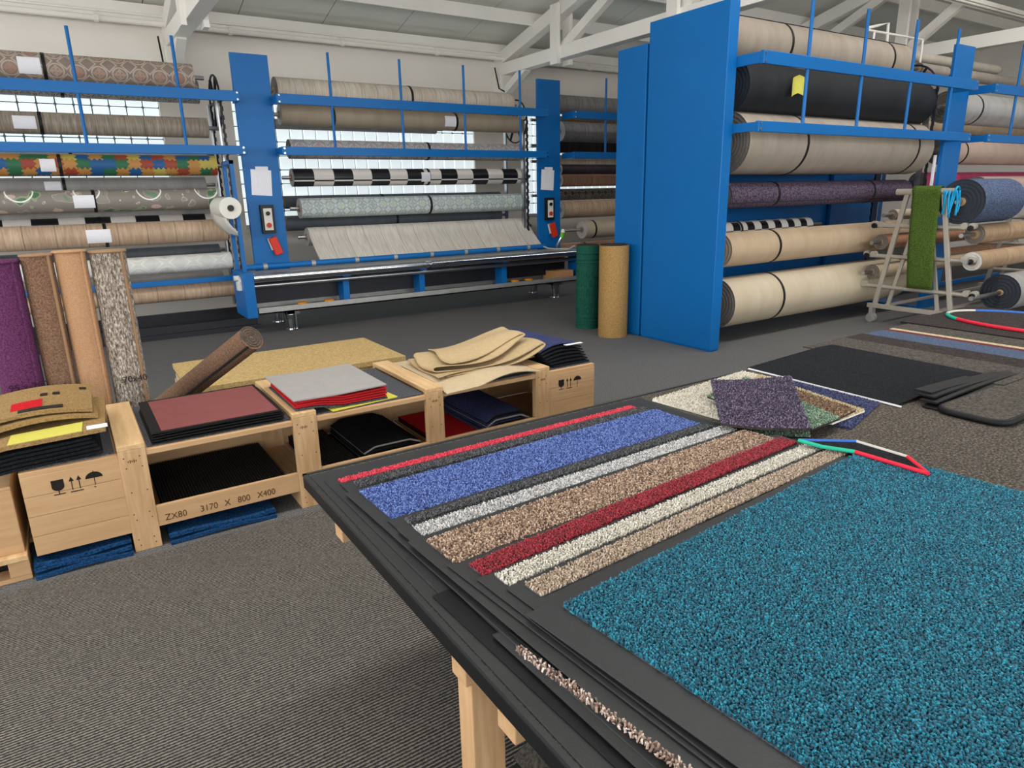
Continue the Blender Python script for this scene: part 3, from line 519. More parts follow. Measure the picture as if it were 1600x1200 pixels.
for x, y in ((2.24, 8.55), (6.35, 8.54), (2.24, 9.2), (6.37, 9.17)):
    m = MB(); m.cyl((x, y, .0), (x, y, .012), .075, n=20); m.cyl((x, y, .012), (x, y, .14), .035, n=16); m.cyl((x, y, .14), (x, y, .2), .05, .06, n=16); m.cyl((x+.07, y, .01), (x+.07, y, .27), .022, n=10); m.box(x-.05, x+.11, y-.05, y+.05, .2, .272); m.build('levelling_foot', 'chrome', CT, smooth='auto')
for x in (2.38, 2.72, 5.55, 5.8):
    m = MB(); m.cyl((x, 8.45, .285), (x, 8.45, .33), .035, .05, n=12); m.cyl((x, 8.45, .33), (x, 8.45, .35), .065, n=12); m.build('clamp_knob', 'plastic_orange', CT, smooth='auto')
m = MB(); m.tube([(6.42, 8.6, .73), (6.42, 8.55, .83), (6.46, 8.5, .93)], .018, 8); m.cyl((6.46, 8.5, .92), (6.475, 8.49, 1.0), .034, n=12, mi=1); m.cyl((6.475, 8.49, 1.0), (6.48, 8.485, 1.05), .032, .025, n=12, mi=2); m.build('crank_handle', ['chrome', 'plastic_green', 'plastic_white'], CT, smooth='auto')
m = MB(); m.tube([(6.25, 8.7, .79), (6.3, 8.62, .76), (6.38, 8.52, .75), (6.52, 8.4, .75), (6.6, 8.35, .8)], .014, 8); m.build('hose', 'galvanised', CT, smooth='auto')
m = MB(); m.cyl((1.66, 8.45, .66), (1.68, 8.45, .66), .06, n=12); m.box(1.64, 1.68, 8.4, 8.5, .56, .66); m.cyl((1.62, 8.48, .7), (1.68, 8.48, .7), .03, n=10); m.build('pneumatic_valve', 'plastic_white', CT)
tag(B('wooden_box', 'cardboard', None, (6.24, 6.58, 8.36, 8.7, .29, .43)), 'small brown wooden box on the end of the cutting table tray', 'box')
# film roll on a blue frame, left of the post
FR = thing('film_roll_stand', 'white film roll on a blue stand left of the checkered rack post', 'film roll', (1.74, 8.6, .771))
m = MB(); m.bar((1.74, 8.42, .771), (1.74, 8.42, 2.02), .04, .04, up=(0, 1, 0)); m.build('upright', 'blue_paint', FR); m = MB(); m.bar((1.74, 8.82, .771), (1.74, 8.82, 2.02), .04, .04, up=(0, 1, 0)); m.build('upright', 'blue_paint', FR)
m = MB(); m.bar((1.74, 8.40, 2.0), (1.74, 8.84, 2.0), .04, .04); m.build('crossbar', 'blue_paint', FR);
m = MB(); m.cyl((1.66, 8.36, 1.5), (1.66, 8.94, 1.5), .12, n=28); m.build('film_roll', 'plastic_white', FR, smooth='auto'); m = MB(); m.cyl((1.66, 8.34, 1.5), (1.66, 8.96, 1.5), .035, n=14); m.bar((1.66, 8.42, 1.5), (1.74, 8.42, 1.5), .02, .02); m.bar((1.66, 8.82, 1.5), (1.74, 8.82, 1.5), .02, .02); m.build('core', 'black_plastic', FR, smooth='auto')
m = MB(); m.sheet(lambda u, v: (1.55+.2*u**2+.05*(1-v), 8.42+.58*v, 1.46-.3*u), 10, 4, .003); m.build('loose_film', 'plastic_white', FR, smooth=True)
# ================================================================== STANDING ROLLS BY THE PANEL
def standing(label, x, y, r, h, mat, emboss=False, flat=1.0, lean=(0, 0), spiral=5, name='standing_roll', bind=None, rings=True):
    """carpet roll on end: spiral wound cross-section extruded upwards, closed by the outer turn"""
    t = thing(name, label, 'roll', (x, y, 0)); n = 40; m = MB(); vs, fs = [], []
    for k, z in enumerate((0, h)):
        for i in range(n): g = 2*math.pi*i/n; vs.append((x+r*math.cos(g)+lean[0]*z, y+r*flat*math.sin(g)+lean[1]*z, z))
    m.add(vs, [(i, (i+1) % n, n+(i+1) % n, n+i) for i in range(n)]); m.f.append(tuple(reversed(range(n)))); m.m.append(0); m.uv.append(None); m.build('roll_body', mat, t, smooth='auto')
    m = MB(); T = spiral*28; pts = []
    for i in range(T+1): g = 2*math.pi*i/28; q = r*(.98-.86*i/T); pts.append((x+q*math.cos(g)+lean[0]*h, y+flat*q*math.sin(g)+lean[1]*h, h))
    m.tube([p for p in pts], r*.32/spiral, 6); m.build('spiral_end', bind or 'mat_edge', t, smooth=True)
    m = MB(); m.cyl((x+lean[0]*h, y+lean[1]*h, h-.002), (x+lean[0]*h, y+lean[1]*h, h+.001), r*.9*min(1, flat), n=24); m.build('end_face', mat, t)
    if emboss:
        m = MB()
        for z in (.06, .1, .14, h-.2, h-.16, h-.09): m.tube([(x+(r+.002)*math.cos(g), y+(r+.002)*math.sin(g), z) for g in np.linspace(0, 2*math.pi, 33)[:-1]], .006, 6, closed=True)
        m.build('embossed_bands', mat, t, smooth=True); m = MB()
        for z in np.arange(.22, h-.25, .11):
            for k in range(14):
                g = 2*math.pi*(k+(.5 if round(z/.11) % 2 else 0))/14; m.tube([(x+(r+.002)*math.cos(g+.14*math.cos(a)), y+(r+.002)*math.sin(g+.14*math.cos(a)), z+.04*math.sin(a)) for a in np.linspace(0, 2*math.pi, 9)[:-1]], .004, 4, closed=True)
        tag(m.build('embossed_ornament', mat, t, smooth=True), kind='stuff')
    return t
standing('dark green embossed runner roll standing next to the tan roll', 5.20, 6.33, .135, .99, 'roll_green', emboss=True)
standing('tan carpet roll standing against the broad blue panel', 5.125, 5.78, .165, 1.02, 'carpet_ochre', spiral=4)
# ================================================================== ROLL TROLLEY
TT = thing('roll_trolley', 'light metal A-frame roll trolley on castors beside the grass strip', 'trolley', (8.1, 4.0, 0))
for X in (8.1, 10.95):
    for (ya, za), (yb, zb), w_ in (((4.42, .2), (4.2, 1.5), .05), ((3.56, .2), (3.81, 1.5), .05), ((4.28, .22), (4.02, 1.5), .04), ((3.72, .22), (3.98, 1.5), .04)):
        m = MB(); m.bar((X+(.04 if w_ == .04 else 0), ya, za), (X+(.04 if w_ == .04 else 0), yb, zb), w_, w_*.7, up=(1, 0, 0)); m.build('leg', 'aluminium', TT, bevel=.003)
    m = MB(); m.bar((X, 3.48, .2), (X, 4.5, .2), .05, .05); m.build('bottom_rail', 'aluminium', TT, bevel=.003)
    m = MB(); m.cyl((X, 3.7, 1.52), (X, 4.32, 1.52), .036, n=14); m.build('top_tube', 'aluminium', TT, smooth='auto')
    for z, ya, yb in ((1.14, 3.52, 4.5), (.79, 3.47, 4.55), (.43, 3.4, 4.62)):
        m = MB(); m.cyl((X+.02, ya-.02, z), (X+.02, yb+.02, z), .024, n=12); m.build('arm', 'aluminium', TT, smooth='auto')
        for y in (ya, yb):
            for q in (-.045, .045): m = MB(); m.cyl((X-.01, y+q*.9, z+.02), (X+.04, y+q*.9, z+.02), .036, n=18); m.build('support_wheel', 'aluminium', TT, smooth='auto')
            m = MB(); m.cyl((X-.03, y-.03 if y < 4 else y+.03, z), (X+.05, y-.03 if y < 4 else y+.03, z), .03, n=12); m.build('end_cap', 'black_plastic', TT, smooth='auto')
    for y in (3.54, 4.44):
        m = MB(); m.cyl((X-.03, y, .055), (X+.03, y, .055), .055, n=18); m.box(X-.04, X+.04, y-.02, y+.02, .05, .185); m.build('castor', 'galvanised', TT, smooth='auto')
for y in (4.28, 3.72): m = MB(); m.bar((8.1, y, .22), (10.95, y, .22), .03, .03); m.build('long_rail', 'aluminium', TT)
m = MB(); m.cyl((8.1, 4.0, 1.5), (10.95, 4.0, 1.5), .03, n=12); m.build('long_rail', 'aluminium', TT, smooth='auto')
for lb, y, z, r, mt in (('slim cream core roll on the far top side of the roll trolley', 4.42, 1.26, .06, 'roll_cream'), ('slim brown roll on the far middle side of the roll trolley', 4.52, .94, .09, 'roll_wood_brown'), ('slim tan roll on the far low side of the roll trolley', 4.58, .58, .09, 'roll_tan')): roll(lb, 8.25, 10.8, y, z, r, mt, core=.03, shaft=(.2, .1))
# grass strip and ribbons on the trolley
gs = thing('grass_strip', 'strip of green artificial grass hung over the top of the roll trolley', 'artificial grass', (8.0, 4.0, .5))
def gfn(u, v):
    y = 4.14-.3*u - .09*(1-v) - .01*(1-v)*(1-2*u)
    if v > .86: a = (v-.86)/.14*math.pi*.75; return (8.10-.055*math.cos(a), y, 1.52+.055*math.sin(a))
    return (8.045-.02*math.sin(v*5), y, .46+1.06*v/.86)
m = MB(); m.sheet(lambda u, v: gfn(1-u, v) if False else gfn(u, v), 8, 24, .008); m.build('grass_backing', 'grass', gs, smooth=True)
rb = thing('ribbon_bundle', 'bundle of bright blue plastic ribbons hanging from the roll trolley', 'ribbon', (8.05, 3.68, 1.2))
for k in range(7):
    y = 3.76-.025*k; dz = .22+.1*random.random(); m = MB(); m.sheet(lambda u, v: (8.03-.01*k % .03+.015*math.sin(5*v+k), y+.022*u+.03*(1-v)*math.sin(k*2.1), 1.53-dz*(1-v)), 2, 8, .003); m.build('ribbon', 'plastic_blue', rb, smooth=True)
m = MB(); m.tube([(8.1+.045*math.cos(g), 3.68, 1.52+.045*math.sin(g)) for g in np.linspace(0, 2*math.pi, 17)[:-1]], .012, 6, closed=True); m.build('knot', 'plastic_blue', rb, smooth=True)
# ================================================================== CRATE BENCH
CB = thing('crate_bench', 'long low pine crate bench, 3170 x 800 stencilled on its rail, loaded with mats', 'crate', (1.27, 3.4, 0))
CY0, CY1 = 3.385, 4.185; CT0, CT1 = .1, .49
posts = [(.05, .165), (.84, .965), (1.60, 1.71), (2.37, 2.475)]
for a, b in posts:
    B('upright', 'wood_upright', CB, (a, b, CY0-.0, CY0+.03, 0, .505)); B('upright', 'wood_upright', CB, (a, b, CY1-.03, CY1, 0, .505))
    B('top_batten', 'wood_depth', CB, (a, b, CY0, CY1, .505, .53)); B('skid', 'wood_depth', CB, (a, b, CY0+.03, CY1-.03, 0, .1)); B('divider_batten', 'wood_upright', CB, (a+.01, b-.01, CY0+.03, CY0+.06, .1, .5))
ends = [-.32] + [x for p in posts for x in p] + [2.85]
for i in range(0, 10, 2):
    a, b = ends[i], ends[i+1]
    B('top_board', 'wood', CB, (a, b, CY0+.025, CY1-.02, .478, .492)); B('bottom_board', 'wood', CB, (a, b, CY0+.03, CY1-.03, .1, .115)); B('back_board', 'wood', CB, (a, b, CY1-.03, CY1-.015, .115, .478))
    B('rail', 'wood', CB, (a, b, CY0+.005, CY0+.025, .465, .492))
    if i in (0, 8):
        for k in range(4):
            z0 = CT0+k*.0925; B('plank', 'wood', CB, (a, b, CY0+.004, CY0+.024, z0+.0008, z0+.0917), bevel=.0012)
        B('end_board', 'wood_depth', CB, (a, a+.018, CY0+.024, CY1, .1, .478) if i == 0 else (b-.018, b, CY0+.024, CY1, .1, .478))
    else: B('lower_rail', 'wood', CB, (a, b, CY0+.004, CY0+.026, .1, .205))
def symbols(x0, z0, s, par):
    y0, y1 = CY0+.0028, CY0+.0045; f0 = lambda x, z: (x0+x*s, y0, z0+z*s); f1 = lambda x, z: (x0+x*s, y1, z0+z*s)
    P = lambda poly: MB().prism(poly, f0, f1)
    m = P([(0, 1.55)] + [(.45+.45*math.cos(a), .95+.38*math.sin(a)) for a in np.linspace(math.pi, 2*math.pi, 9)] + [(.9, 1.55)]); m.prism([(.41, .6), (.49, .6), (.49, .3), (.41, .3)], f0, f1); m.prism([(.05, .22), (.9, .22), (.9, .3), (.05, .3)], f0, f1); m.build('glass_symbol', 'ink_black', par)
    m = MB()
    for dx in (0, .55): m.prism([(1.4+dx, .4), (1.47+dx, .4), (1.47+dx, 1.2), (1.4+dx, 1.2)], f0, f1); m.prism([(1.24+dx, 1.2), (1.63+dx, 1.2), (1.435+dx, 1.6)], f0, f1)
    m.prism([(1.25, .2), (2.2, .2), (2.2, .28), (1.25, .28)], f0, f1); m.build('arrow_symbol', 'ink_black', par)
    m = P([(2.45+.65*(1-math.cos(a)), 1.1+.55*math.sin(a)) for a in np.linspace(0, math.pi, 13)]); m.prism([(3.07, .45), (3.13, .45), (3.13, 1.1), (3.07, 1.1)], f0, f1); m.prism([(2.95, .3), (3.0, .22), (3.13, .22), (3.13, .3)], f0, f1); m.prism([(3.07, 1.65), (3.13, 1.65), (3.13, 1.75), (3.07, 1.75)], f0, f1); m.build('umbrella_symbol', 'ink_black', par)
symbols(-.215, .352, .052, CB); symbols(2.55, .345, .05, CB)
def text(body, loc, size, rot, mat, par, name='stencil_text', xs_=1.0):
    c = bpy.data.curves.new('t', 'FONT'); c.body = body; c.size = size; c.extrude = .0006; o = bpy.data.objects.new('t', c); COL.objects.link(o); dg = bpy.context.evaluated_depsgraph_get()
    me = bpy.data.meshes.new_from_object(o.evaluated_get(dg)); bpy.data.objects.remove(o); q = bpy.data.objects.new(name, me); COL.objects.link(q); me.materials.clear(); me.materials.append(M[mat])
    q.parent = par; q.location = Vector(loc)-Vector(ORG[par.name]); q.rotation_euler = rot; q.scale = (xs_, 1, 1); return q
tx_ = .195
for wd, gap in (('ZX80', .05), ('3170', .025), ('X', .03), ('800', .03), ('X400', 0)):
    q_ = text(wd, (tx_, CY0+.0035, .122), .046, (math.pi/2, 0, 0), 'ink_brown', CB, xs_=.9); tx_ += q_.dimensions[0]*1.0 + gap
for (a, b) in posts:
    m = MB()
    for k in range(5): m.box(a+.035+.008*k, a+.039+.008*k, CY0-.0008, CY0+.001, .447-.004*(k % 2), .455+.004*((k*3) % 2))
    tag(m.build('faded_stamp', 'ink_brown', CB), kind='stuff'); m = MB()
    for z in (.03, .06, .16, .19, .3, .42, .47):
        for dx in (.025, b-a-.025): m.cyl((a+dx+.004*math.sin(z*90), CY0-.0012, z), (a+dx+.004*math.sin(z*90), CY0+.002, z), .0032, n=6)
    tag(m.build('nails', 'ink_brown', CB), kind='stuff')
# flat felt liners on the crate top
for x0, x1 in ((-.3, .04), (.175, .835), (.97, 1.595), (1.715, 2.365), (2.485, 2.84)):
    q = MB().box(x0, x1, CY0+.03, CY1-.03, .4925, .5).build('felt_liner', 'felt_dark'); tag(q, {(-.3): 'grey speckled felt liner under the coir doormats', .175: 'grey speckled felt liner under the red-topped mats', .97: 'grey speckled felt liner under the pale sheet on red felts', 1.715: 'grey speckled felt liner under the beige carpet offcuts', 2.485: 'grey speckled felt liner under the navy ribbed mats'}[x0], 'felt')
def slab(name, label, cat, x0, x1, y0, y1, z, t, mat, rot=0, bend=None, group=None, edge=None, nu=10, nv=8, parent=None):
    """soft flat mat with optional bend(u,v) lift"""
    cx, cy = (x0+x1)/2, (y0+y1)/2; c, s_ = math.cos(rot), math.sin(rot)
    def fn(u, v):
        x, y = x0+(x1-x0)*u-cx, y0+(y1-y0)*v-cy; return (cx+c*x-s_*y, cy+s_*x+c*y, z+(bend(u, v) if bend else 0))
    m = MB(); m.sheet(fn, nu, nv, t, 0, 1 if edge else 0); o = m.build(name, [mat, edge] if edge else mat, parent, smooth='auto', org=(cx, cy, z))
    if not parent: tag(o, label, cat, group)
    return o
# black bent mats + coir doormats at the left end
arch = lambda h, d=0: (lambda u, v: h*(4*u*(1-u)) - d*(1-v)**3)
for k in range(5): slab('rubber_doormat', 'black rubber-backed doormat in the stack under the coir mats', 'doormat', -.42+.006*(k % 2), -.0-.008*k, 3.40+.004*k, 3.98, .501+.017*k, .012, 'mat_black', bend=lambda u, v: .012*u*u-.02*max(0, .25-u)**1*2, group='black mats under the coir doormats')
zc = .60
c1 = slab('coir_doormat', 'coir doormat with a pale yellow paper sleeve, on the black mats', 'doormat', -.48, .04, 3.375, 3.97, zc, .018, 'coir', rot=-.05, bend=lambda u, v: .02*u-.03*max(0, .3-u)*2)
slab('paper_sleeve', '', '', -.33, -.06, 3.385, 3.53, zc+.0185, .002, 'paper_yellow', parent=c1, rot=-.05, bend=lambda u, v: .0055+.011*u); slab('price_label', '', '', -.045, .035, 3.375, 3.43, zc+.0375, .002, 'paper', parent=c1, bend=lambda u, v: 0)
c2 = slab('coir_doormat', 'bent coir doormat between the sleeved mat and the printed mat', 'doormat', -.50, .0, 3.53, 4.05, zc+.038, .018, 'coir', rot=.02, bend=lambda u, v: .045*math.sin(u*2.6)-.02)
c3 = slab('coir_doormat', 'printed coir doormat with red and black motif, topmost of the pile', 'doormat', -.52, -.005, 3.56, 4.06, zc+.066, .018, 'coir', rot=-.03, bend=lambda u, v: .045*math.sin(u*2.6)-.02)
for nm, x0, x1, y0, y1, mt in (('red_print', -.32, -.2, 3.64, 3.78, 'mat_red'), ('black_print', -.29, -.12, 3.58, 3.63, 'ink_black'), ('black_print', -.21, -.18, 3.84, 3.89, 'ink_black'), ('black_print', -.16, -.13, 3.84, 3.89, 'ink_black'), ('black_print', -.05, -.02, 3.92, 3.96, 'ink_black')):
    slab(nm, '', '', x0, x1, y0, y1, zc+.0852, .0012, mt, parent=c3, bend=lambda u, v, a=x0, b=x1: .045*math.sin(((a+(b-a)*u)+.52)/.53*2.6)-.02)
# red mat on black mats
for k in range(4): slab('rubber_mat', 'black rubber mat in the stack under the dusty red mat', 'mat', .195+.004*k, .80+.006*((k*7) % 3), 3.41+.006*k, 4.02, .5005+.011*k, .006, 'black_rubber', bend=lambda u, v, k=k: .006*k*.3*(1-u)*u*4, group='black mats under the red mat')
rmx = slab('rubber_mat', 'dusty red flat mat with dark border on the crate bench', 'mat', .20, .80, 3.42, 4.03, .547, .006, 'black_rubber'); slab('red_face', '', '', .245, .785, 3.435, 4.0, .5535, .002, 'sheet_red', parent=rmx)
# grey sheet on red felts
tag(slab('felt_sheet', 'yellow-green felt sheet lowest under the red felts', 'felt', 1.03, 1.42, 3.41, 3.9, .501, .006, 'sheet_yellow', rot=.1), group=None)
for k in range(5):
    slab('felt_sheet', ['dark felt sheet under the red felts', 'red felt sheet in the pile under the pale grey sheet'][min(1, k)], 'felt', .87+.006*k, 1.38, 3.42+.004*(k % 2), 3.96, .508+.0115*k, .009, 'felt_red' if k else 'felt_dark', rot=-.02*(k % 2), bend=lambda u, v, k=k: .012*u*(k/4)+.024*min(1, max(0, (.5-u)/.28)), group='red felts under the pale grey sheet' if k else None)
slab('felt_sheet', 'pale grey rounded felt sheet on top of the red felts', 'felt', .86, 1.37, 3.40, 3.99, .578, .007, 'sheet_grey', rot=.0, bend=lambda u, v: .014*u+.012*max(0, 1-u*2.2))
# beige offcuts and mustard cloth
slab('carpet_offcut', 'dark-backed beige carpet offcut under the drooping sheet', 'carpet', 1.72, 2.3, 3.42, 4.16, .502, .008, 'felt_beige', edge='mat_edge', bend=lambda u, v: .004)
slab('carpet_offcut', 'pale beige carpet sheet drooping over the front of the crate bench', 'carpet', 1.716, 2.366, 3.33, 4.0, .512, .005, 'felt_beige', edge='felt_beige', rot=-.02, nu=24, nv=12, bend=lambda u, v: .035*math.sin(max(0, u-.35)/.65*math.pi)*(1-v)-.05*max(0, .22-v)*(1-u)*3+.012)
fold = thing('folded_cloth', 'mustard felt cloth folded in loose layers on the crate bench', 'cloth', (2.1, 3.8, .52))
prof = [(1.73, .546), (1.85, .545), (2.0, .547), (2.15, .555), (2.3, .580), (2.42, .606), (2.50, .622), (2.528, .632), (2.525, .643), (2.49, .646), (2.38, .630), (2.25, .606), (2.1, .580), (1.95, .562), (1.82, .560), (1.765, .563), (1.75, .574), (1.765, .586), (1.82, .588), (1.95, .592), (2.1, .612), (2.25, .645), (2.36, .672), (2.43, .685), (2.45, .694), (2.435, .704), (2.40, .702), (2.3, .682), (2.15, .648), (2.0, .624), (1.88, .618), (1.85, .622)]
def smooth_poly(P, n):
    P = [np.array(p) for p in P]; out = []
    for k in range(n+1):
        t_ = k/n*(len(P)-1); i = min(int(t_), len(P)-2); f = t_-i; p0, p1, p2, p3 = P[max(i-1, 0)], P[i], P[i+1], P[min(i+2, len(P)-1)]
        out.append(.5*((2*p1)+(-p0+p2)*f+(2*p0-5*p1+4*p2-p3)*f*f+(-p0+3*p1-3*p2+p3)*f**3))
    return out
PP = smooth_poly(prof, 120)
def ff(u, v):
    x, z = PP[int(round(u*120))]; lay = u*3
    return (x-.10*(1-v)*0+.05*v+.012*math.sin(6*v+lay), 3.50+.035*lay+.05*math.sin(x*7+lay*1.3)*(1-v)+(.50-.05*lay)*v, z+.012*math.sin(v*5+x*5+.4*lay)+.01*(v-.5)*math.sin(x*9))
m = MB(); m.sheet(ff, 120, 14, .0065); m.build('folded_layers', 'felt_mustard', fold, smooth='auto')
slab('carpet_offcut', 'mustard felt flap spread under the folded cloth', 'cloth', 1.80, 2.60, 3.56, 4.08, .534, .005, 'felt_mustard', rot=.06, nu=18, bend=lambda u, v: .055*max(0, u-.3)*(.6+.4*v))
# navy bent mats right end
for k in range(7): slab('ribbed_mat', 'black ribbed mat in the bent stack at the end of the crate bench' if k < 6 else 'navy ribbed mat bent over the top of the black stack', 'mat', 2.46+.012*(6-k), 2.83-.006*k, 3.42+.01*k, 4.1+.01*k, .503+.014*k, .009, 'mat_black' if k < 6 else 'mat_navy', bend=lambda u, v, k=k: (.006*k)*math.sin(u*2.6+.2)-.02*max(0, .3-u)*k*.3+.008*k*(1-v)*.3, group='bent black mats at the bench end' if k < 6 else None)
slab('label_strip', 'white label strip on the bent navy mats', 'label', 2.66, 2.80, 3.45, 3.48, .627, .002, 'paper')
# inside the crate
for k in range(3): slab('ribbed_mat', 'black ribbed mat lying inside the crate below the red mat', 'mat', .2, .8, 3.42+.02*k, 4.1, .116+.014*k, .012, 'mat_black', group='ribbed mats inside the crate below the red mat')
for k in range(3): slab('ribbed_mat', 'black ribbed mat inside the crate beside the bent rubber mats', 'mat', .98, 1.2, 3.42+.02*k, 4.1, .116+.014*k, .012, 'mat_black', group='ribbed mats inside the crate beside the bent rubber mats')
def ridges(par, x0, x1, y0, y1, z):
    m = MB()
    for x in np.arange(x0, x1, .014): m.box(x, x+.006, y0, y1, z, z+.005)
    return m
for x0, x1, lb in ((.2, .8, 'ribbed rubber top mat inside the crate below the red mat'), (.98, 1.2, 'ribbed rubber top mat inside the crate beside the bent mats')):
    t_ = thing('ribbed_mat', lb, 'mat', ((x0+x1)/2, 3.7, .16)); B('backing', 'mat_black', t_, (x0, x1, 3.44, 4.1, .1585, .166), bevel=0); tag(ridges(None, x0, x1, 3.44, 4.1, .166).build('ridges', 'mat_charcoal', t_), kind='stuff')
hump = lambda h: (lambda u, v: h*min(1, max(0, u*5))*min(1, max(0, (1-u)*5))*(.8+.2*v))
for k in range(5): slab('rubber_mat', 'black rubber-edged mat bent over in the crate under the pale grey sheet' if k < 4 else 'black grey-edged mat topmost of the bent stack inside the crate', 'mat', 1.22+.004*k, 1.585, 3.43+.01*k, 4.05, .117+.018*k, .01, 'mat_black', edge='roll_grey' if k in (2, 4) else 'black_rubber', nu=16, bend=hump(.018+.004*k), group='bent black mats inside the crate' if k < 4 else None)
for k in range(3): slab('red_mat', 'bright red mat inside the crate left of the bent navy mats', 'mat', 1.72, 2.02, 3.44+.01*k, 4.1, .117+.012*k, .009, 'mat_red', edge='black_rubber', group='red mats inside the crate')
for k in range(5): slab('navy_mat', 'navy mat with black rubber edge bent inside the crate' if k < 4 else 'navy mat topmost of the bent stack inside the crate', 'mat', 2.03+.004*k, 2.36, 3.43+.008*k, 4.05, .118+.022*k, .011, 'mat_navy', edge='roll_grey' if k % 2 else 'black_rubber', nu=16, bend=hump(.03+.004*k), group='bent navy mats inside the crate' if k < 4 else None)
# blue woven mats on the floor under the crate
for x0, x1, n, lb in ((-.34, .04, 3, 'blue woven mat on the floor under the symbol-stamped end of the crate'), (.2, .7, 2, 'blue woven mat on the floor under the stencilled rail')):
    for k in range(n): slab('woven_mat', lb, 'mat', x0, x1, 3.36+.012*k, 3.9, .0085+.02*k if False else .001+.022*k, .016, 'mat_blue_weave', nu=14, bend=lambda u, v, k=k: .012*math.sin(u*3+k)**2, group='woven mats under the crate end' if n == 3 else 'woven mats under the stencilled rail')
# pallet at the far left
PL = thing('pallet', 'plain pine pallet with a board top beside the crate bench', 'pallet', (-.6, 3.8, 0))
for y in (3.40, 3.8, 4.2): B('block', 'wood', PL, (-.43, -.352, y, y+.1, .022, .1)); B('runner', 'wood', PL, (-1.2, -.352, y, y+.1, 0, .022)); B('block', 'wood', PL, (-1.2, -1.1, y, y+.1, .022, .1))
B('deck_board', 'wood_depth', PL, (-1.2, -.352, 3.38, 4.32, .1, .125)); B('box_side', 'wood', PL, (-1.2, -.36, 3.42, 3.44, .125, .42)); B('box_side', 'wood', PL, (-.378, -.36, 3.44, 4.3, .125, .42)); B('box_top', 'wood', PL, (-1.2, -.36, 3.42, 4.3, .42, .435))
# standing rugs behind the bench
def rug(label, x, r, h, mat, bind, lean=0, flat=.8, y=4.42, marks=None):
    t = standing(label, x, y, r, h, mat, flat=flat, spiral=3, name='rolled_rug', bind=bind, lean=(lean, 0))
    m = MB(); e = x+r*.72; m.tube([(e+lean*z, y-r*flat*.72, z) for z in np.linspace(.0, h, 8)] , .009, 6); m.build('edge_binding', bind, t, smooth=True)
    m = MB(); m.tube([(x+lean*h+r*math.cos(g), y+flat*r*math.sin(g), h) for g in np.linspace(0, 2*math.pi, 33)[:-1]], .008, 6, closed=True); m.build('top_binding', bind, t, smooth=True)
    if marks: text(marks[0], (x+marks[1], y-r*flat-.004, marks[2]), .05, (math.pi/2, 0, 0), 'marker_ink', t, 'marker_text')
    return t
rug('deep purple rug rolled up and standing, darkest of the four', -.305, .098, 1.31, 'carpet_purple', 'carpet_purple', marks=('95 x 200', -.06, .64))
rug('brown rug rolled up and standing between the purple and tan rugs', -.128, .072, 1.335, 'carpet_brown', 'rug_binding')
rug('smooth tan rug rolled up and standing next to the melange rug', .023, .075, 1.345, 'carpet_tan', 'carpet_tan')
rug('black and white melange rug rolled up and standing at the end of the row', .20, .09, 1.335, 'carpet_melange', 'rug_binding', marks=('.70x40', -.05, .60))
# pile of beige mats behind and a brown rolled mat leaning on it
for k in range(7): slab('pile_mat', 'cream tufted mat in the low pile behind the crate bench' if k < 6 else 'tan tufted mat topmost of the low pile behind the crate bench', 'mat', .60+.012*(k % 3), 2.27-.01*(k % 2), 5.16+.01*(k % 2), 6.12, .002+.042*k, .04, 'mat_tan_pile' if k > 4 else 'mat_beige', bend=lambda u, v, k=k: .0008*math.sin(u*9+k), group='cream mats behind the crate bench' if k < 6 else None)
def lroll(label, p, q, r, mat, name='rolled_mat', turns=4):
    p, q = np.array(p, float), np.array(q, float); d = (q-p)/np.linalg.norm(q-p); a = np.cross(d, [0, 0, 1.]); a /= np.linalg.norm(a); b = np.cross(a, d)
    t = thing(name, label, 'rolled mat', tuple(p)); m = MB(); m.cyl(p, q, r, n=36); m.build('roll_body', mat, t, smooth='auto')
    m = MB(); T = turns*26; m.tube([q+a*(r*(.96-.88*i/T))*math.cos(2*math.pi*i/26)+b*(r*(.96-.88*i/T))*math.sin(2*math.pi*i/26) for i in range(T+1)], r*.30/turns, 6); m.build('spiral_end', 'mat_grey', t, smooth=True)
    e0 = p+a*r*.75-b*r*.66; e1 = q+a*r*.75-b*r*.66; m = MB(); m.bar(e0, e1, .012, .012); m.build('loose_edge', 'black_rubber', t); return t
lroll('brown mat rolled up with black backing, tilted between crate bench and cream mat pile', (.307, 5.36, .07), (.885, 4.33, .77), .078, 'carpet_brown')
# ================================================================== DISPLAY TABLE
TX0_, TX1_, TY0_, TY1_, TZ = .515, 5.4, -.75, 2.03, .755
DT = thing('display_table', 'long black-edged display table on pine trestle legs, covered in mat samples', 'table', (2.5, .6, 0))
B('table_top', 'black_rubber', DT, (TX0_, TX1_, TY0_, TY1_, TZ-.045, TZ-.006), bevel=.003)
B('carpet_cover', 'table_carpet', DT, (TX0_+.012, TX1_-.012, TY0_+.012, TY1_-.012, TZ-.006, TZ), bevel=0)
B('edge_trim', 'rubber_edge', DT, (TX0_, TX1_, TY1_-.012, TY1_, TZ-.006, TZ+.003), (TX0_, TX0_+.012, TY0_, TY1_, TZ-.006, TZ+.003), bevel=0)
for x in (.545, 2.2, 3.8, 5.2):
    for y in (1.02, -.5): B('leg', 'wood_upright', DT, (x, x+.078, y, y+.06, 0, TZ-.115))
    for y in (1.74, 1.02, .84): B('cross_batten', 'wood', DT, (x-.012, x+.5, y, y+.06, TZ-.115, TZ-.045)) if x < 1 else None
    B('bearer', 'wood_depth', DT, (x+.02, x+.06, -.6, 1.9, TZ-.115, TZ-.045)) if x > 1 else None
